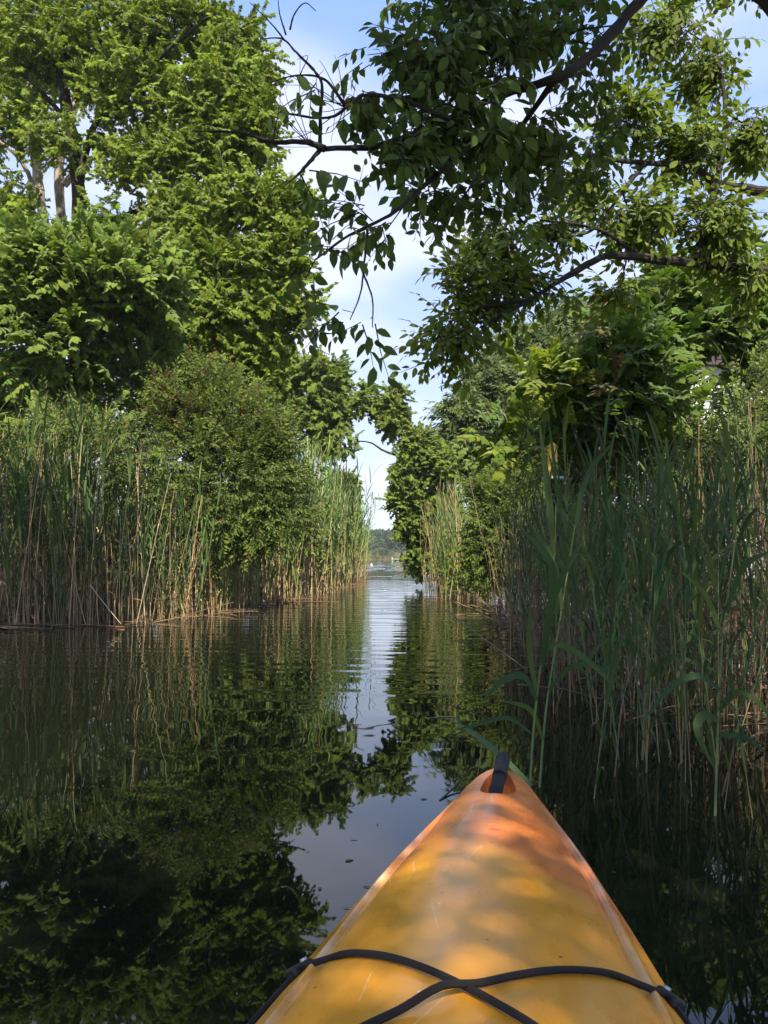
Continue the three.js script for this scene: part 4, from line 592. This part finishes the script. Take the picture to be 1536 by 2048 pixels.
// ------------------------------------------------------------------ far shore, small things
reseed(61);
{
  const clump = shoot(LEAF.maple, { n: 26, len: 2.6, size: 0.95, colors: greens(0.07, 0.125, 0.035), wild: 0.9, spread: 80, twig: false });
  const root = new THREE.Group(); root.name = 'far_woods'; scene.add(root); tag(root, 'hazy green woods along the far side of the lake', 'woods', null, 'stuff');
  const ms = [], cs = [];
  for (let i = 0; i < 70; i++) { const x = i < 26 ? rr(-14, 14) : rr(-75, 75), d = rr(222, 245), r = rr(2.6, 3.8), c = V(x, 0.9 + r * 0.62, -d), v = rr(0.8, 1.2); for (let k = 0; k < 130; k++) { const u = rdir(); if (u.y < -0.5) u.y *= -1; const p = c.clone().add(V(u.x * r * 1.25, u.y * r * 0.95, u.z * r * 1.25)); ms.push(shootAt(p, u.clone().add(V(0, 0.3, 0)), rr(0.6, 1.0) * 0.6)); const w = v * rr(0.85, 1.15); cs.push(C(w, w, w)); } }
  for (let i = 0; i < 1500; i++) { ms.push(shootAt(V(rr(-50, 50) * (i % 2 ? 1 : 0.25), rr(0.2, 2.0), -rr(219, 224)), V(rr(-1, 1), rr(0.2, 1), rr(0, 1)), rr(0.2, 0.4))); const w = rr(0.9, 1.3); cs.push(C(w * 1.1, w * 1.15, w * 0.9)); }
  copies(root, 'foliage', clump.geo, M.leaf, ms, cs);
  const mg = [], mc = []; for (let i = 0; i < 6000; i++) { const x = rr(-45, 45) * (i % 2 ? 1 : 0.3), d = rr(209, 221); mg.push(place(x, d, rr(0.3, 0.55), rr(0, 6.28), 0, 0, 0.1)); const v = rr(1.6, 2.4); mc.push(C(v * 1.1, v, v * 0.7)); }
  const marsh = new THREE.Group(); marsh.name = 'marsh_grass'; scene.add(marsh); tag(marsh, 'thin yellow green marsh grass strip along the far shore', 'grass', null, 'stuff'); copies(marsh, 'blades', merged[0], M.blade, mg, mc);
  const b = P(765, 1112, 214), sh = thing('round_shrub', V(b.x, 0.3, b.z), 'brownish round shrub on the far shore in front of the woods', 'shrub'), sm = [], sc = []; for (let k = 0; k < 160; k++) { const u = rdir(); u.y = Math.abs(u.y); sm.push(shootAt(V(b.x + u.x * 2.6, 0.3 + u.y * 1.7, b.z + u.z * 2.2), u, 0.32)); const v = rr(0.8, 1.1); sc.push(C(v * 1.5, v * 1.05, v * 1.1)); } copies(sh, 'foliage', clump.geo, M.leaf, sm, sc);
  part(sh, 'trunk', tube([V(b.x, 0.1, b.z), V(b.x, 1.2, b.z)], () => 0.15, 6), M.barkDark);
}
{
  const p = P(743, 1130, 88), o = thing('buoy', V(p.x, 0, p.z), 'white round buoy floating on the lake beyond the left reeds', 'buoy'), white = new THREE.MeshStandardMaterial({ color: C(0.8, 0.8, 0.78), roughness: 0.4 });
  part(o, 'float', new THREE.SphereGeometry(0.09, 20, 14).scale(1.15, 0.85, 1.15).translate(0, 0.05, 0), white, true);
  part(o, 'band', new THREE.TorusGeometry(0.103, 0.008, 8, 28).rotateX(Math.PI / 2).translate(0, 0.04, 0), new THREE.MeshStandardMaterial({ color: C(0.1, 0.2, 0.5), roughness: 0.5 }), true);
  part(o, 'mooring_eye', new THREE.TorusGeometry(0.025, 0.006, 6, 16).translate(0, 0.14, 0), new THREE.MeshStandardMaterial({ color: C(0.3, 0.3, 0.3), metalness: 1, roughness: 0.4 }), true);
}
{
  const p = P(786, 1120, 205), o = thing('jetty', V(p.x, 0, p.z), 'low pale jetty at the far shore beneath the hanging maple', 'jetty'), stone = new THREE.MeshStandardMaterial({ color: C(0.42, 0.38, 0.33), roughness: 0.9 });
  for (let i = 0; i < 4; i++) part(o, 'plank', new RoundedBoxGeometry(0.6, 0.14, 2, 1, 0.03).translate(0 + i * 0.64, 0.22, 0), stone, true);
  for (let i = 0; i < 2; i++) part(o, 'pile', new THREE.CylinderGeometry(0.08, 0.1, 1.2, 8).translate(0.2 + i * 1.5, -0.3, 0.8), M.barkGrey, true);
  part(o, 'white_post', new THREE.CylinderGeometry(0.07, 0.08, 0.5, 8).translate(-0.2, 0.4, 0), new THREE.MeshStandardMaterial({ color: C(0.8, 0.8, 0.8) }), true);
}
{
  const p = P(1105, 905, 9.0), o = thing('yellow_post', V(p.x, groundHeight(p.x, 9.0), p.z), 'yellow round topped post on a pale slab behind the right reeds', 'post'), y = p.y - o.position.y, yel = new THREE.MeshStandardMaterial({ color: C(0.78, 0.50, 0.06), roughness: 0.5 });
  const pts = [[0.0, 0], [0.06, 0], [0.055, 0.06], [0.048, 0.25], [0.046, 0.29], [0.036, 0.33], [0.016, 0.352], [0, 0.36]].map(([a, b]) => new THREE.Vector2(a, b));
  part(o, 'post', new THREE.LatheGeometry(pts, 24).translate(0, y - 0.25, 0), yel, true);
  part(o, 'collar', new THREE.TorusGeometry(0.05, 0.008, 8, 24).rotateX(Math.PI / 2).translate(0, y + 0.06, 0), yel, true);
  part(o, 'slab', new RoundedBoxGeometry(0.2, 0.03, 0.16, 2, 0.01).translate(0, y - 0.268, 0), new THREE.MeshStandardMaterial({ color: C(0.5, 0.48, 0.44), roughness: 0.9 }), true);
  part(o, 'pedestal', new RoundedBoxGeometry(0.09, Math.max(0.2, y - 0.29), 0.09, 2, 0.01).translate(0, (y - 0.29) / 2, 0), M.barkDark, true);
}
{
  const d = 17, p = P(1450, 800, d), o = thing('house', V(p.x, groundHeight(p.x, d), -d), 'white sided house glimpsed through the leaves at the right', 'house'), H = 4.2, wht = new THREE.MeshStandardMaterial({ color: C(0.62, 0.65, 0.72), roughness: 0.7 }), brn = new THREE.MeshStandardMaterial({ color: C(0.16, 0.06, 0.035), roughness: 0.7 });
  part(o, 'wall', new THREE.BoxGeometry(3.0, H, 3).translate(0.9, H / 2, -1.6), new THREE.MeshStandardMaterial({ color: C(0.45, 0.47, 0.5), roughness: 0.8 }), true);
  for (let i = 0; i < 22; i++) part(o, 'siding_board', new THREE.BoxGeometry(1.0, 0.175, 0.03).rotateX(-0.09).translate(-0.1, 0.2 + i * 0.18, -0.08), wht, true);
  part(o, 'shutter', new RoundedBoxGeometry(0.55, 1.7, 0.06, 1, 0.01).translate(0.68, 3.0 - 0.6, -0.06), brn, true);
  part(o, 'corner_board', new THREE.BoxGeometry(0.12, H, 0.1).translate(-0.63, H / 2, -0.1), wht, true);
  const roof = new THREE.Shape(); roof.moveTo(-1.0, 0); roof.lineTo(0.9, 1.1); roof.lineTo(2.8, 0); part(o, 'roof', new THREE.ExtrudeGeometry(roof, { depth: 3.4, bevelEnabled: false }).translate(0, H, -3.3), new THREE.MeshStandardMaterial({ color: C(0.06, 0.05, 0.05), roughness: 0.95 }), true);
}
// dry stalks that have fallen or float
function stick(name, label, pts, r, color, category = 'dry stalk') { const c = spline(pts, 16), o = thing(name, c[0].clone(), label, category); part(o, 'stalk', paint(tube(c, (t) => lerp(r, r * 0.5, t), 6), color), M.straw); return o; }
const onWater = (px, py) => P(px, py, EYE * F / (py - 1113) * 0.998);
stick('fallen_stalk', 'long reddish stalks lying on the water at the far left bank', [onWater(10, 1252), onWater(130, 1249), onWater(250, 1255)].map((p) => p.setY(0.012)), 0.014, C(0.20, 0.09, 0.05));
stick('fallen_stalk', 'pale stalk leaning down to the water from the left reeds', [P(180, 1170, 10.6), P(215, 1215, 10.4), P(242, 1248, 10.2)], 0.006, straw[2]);
stick('fallen_stalk', 'bent pale stalk arching off the tip of the far left reeds', [P(668, 1160, 30), P(705, 1135, 30), P(727, 1095, 30)], 0.022, C(0.5, 0.42, 0.22));
stick('fallen_stalk', 'thin dead stalk slanting into the water left of the right reeds', [P(884, 1215, 7.5), P(985, 1290, 6), P(1055, 1340, 5.4)], 0.005, C(0.16, 0.11, 0.07));
stick('fallen_stalk', 'thin stalk floating level in front of the right reeds', [onWater(985, 1291), onWater(1040, 1291), onWater(1130, 1293)].map((p) => p.setY(0.008)), 0.005, C(0.22, 0.12, 0.07));
stick('fallen_stalk', 'pale stalk floating on the dark water just beyond the bow', [onWater(858, 1432), onWater(905, 1430), onWater(925, 1447)].map((p) => p.setY(0.003)), 0.0025, C(0.2, 0.17, 0.14));
stick('fallen_stalk', 'leaning grey stalk in the open water right of the bow', [P(1225, 1445, 3.4).setY(-0.05), P(1250, 1380, 3.5), P(1285, 1290, 3.6)], 0.0035, C(0.13, 0.10, 0.075));
stick('fallen_stalk', 'dark twig touching the water left of the bow', [onWater(880, 1592).setY(0.0), onWater(905, 1575).setY(0.01), onWater(930, 1560).setY(0.03)], 0.004, C(0.03, 0.025, 0.02), 'twig');
{ // litter of broken stalks along both water lines
  const root = new THREE.Group(); root.name = 'reed_litter'; scene.add(root); tag(root, 'broken reed stalks and litter lying along the water line of the banks', 'litter', null, 'stuff');
  const g = mergeGeometries([paint(tube([V(0, 0, 0), V(0.35, 0.02, 0.03), V(0.8, 0, 0)], (t) => lerp(0.006, 0.003, t), 4), (x) => C(0.2 + 0.1 * x, 0.13 + 0.07 * x, 0.07 + 0.04 * x)), paint(blade(0.3, 0.008, 0.1, 0.3, 4).translate(0.4, 0.01, 0), C(0.25, 0.17, 0.09))]), ms = [], cs = [];
  for (let i = 0; i < 420; i++) { const left = i % 5 > 0, d = left ? rr(10.4, 40) * (rnd() < 0.6 ? 0.45 : 1) : rr(4, 15), dd = left ? Math.max(10.3, d) : d, x = left ? leftEdge(dd) + rr(-0.5, 0.25) : rightReeds(dd) + rr(-0.35, 0.6); ms.push(new THREE.Matrix4().compose(V(x, rr(0, 0.02), -dd), new THREE.Quaternion().setFromEuler(new THREE.Euler(0, rr(0, 6.28), rr(-0.04, 0.5) * (rnd() < 0.35 ? 1 : 0.08))), V(1, 1, 1).multiplyScalar(rr(0.4, 1.3)))); const v = rr(0.4, 1.1); cs.push(C(v, v, v)); }
  copies(root, 'broken_stalks', g, M.straw, ms, cs);
}
for (let i = 0; i < 16; i++) { // small leaves afloat
  const p = onWater(...[[655, 1620], [700, 1668], [742, 1760], [690, 1710], [620, 1690], [755, 1640], [840, 1590], [560, 1760], [735, 1555], [640, 1760], [470, 1650], [330, 1720], [90, 1808], [700, 1800], [610, 1840], [780, 1500]][i]), o = thing('floating_leaf', p.setY(0.002), 'tiny leaf floating on the still water left of the kayak', 'leaf', 'leaves afloat left of the kayak');
  const m = part(o, 'leaf_blade', leafVariant(i % 3 ? LEAF.narrow : LEAF.oval, [C(0.05, 0.03, 0.015), C(0.12, 0.10, 0.02), C(0.03, 0.025, 0.015)][i % 3]), M.straw, true); m.scale.setScalar(rr(0.012, 0.03)); m.scale.y *= 0.2; m.rotation.y = rr(0, 6.28);
}
// a broad blade lying across the bow reed
{ const g = blade(0.62, 0.013, 0.06, 0.3, 10), a = P(1062, 1572, 2.5), o = shade(new THREE.Mesh(leafVariant(g, C(0.075, 0.13, 0.045)), M.blade)); o.name = 'loose_blade'; const x = P(925, 1452, 2.95).sub(a).normalize(); m4(a, x, V(0, 1, 0.2).normalize(), 1).decompose(o.position, o.quaternion, o.scale); scene.add(tag(o, 'long green blade lying past the carry handle beyond the bow', 'reed leaf')); }

renderer.render(scene, camera);
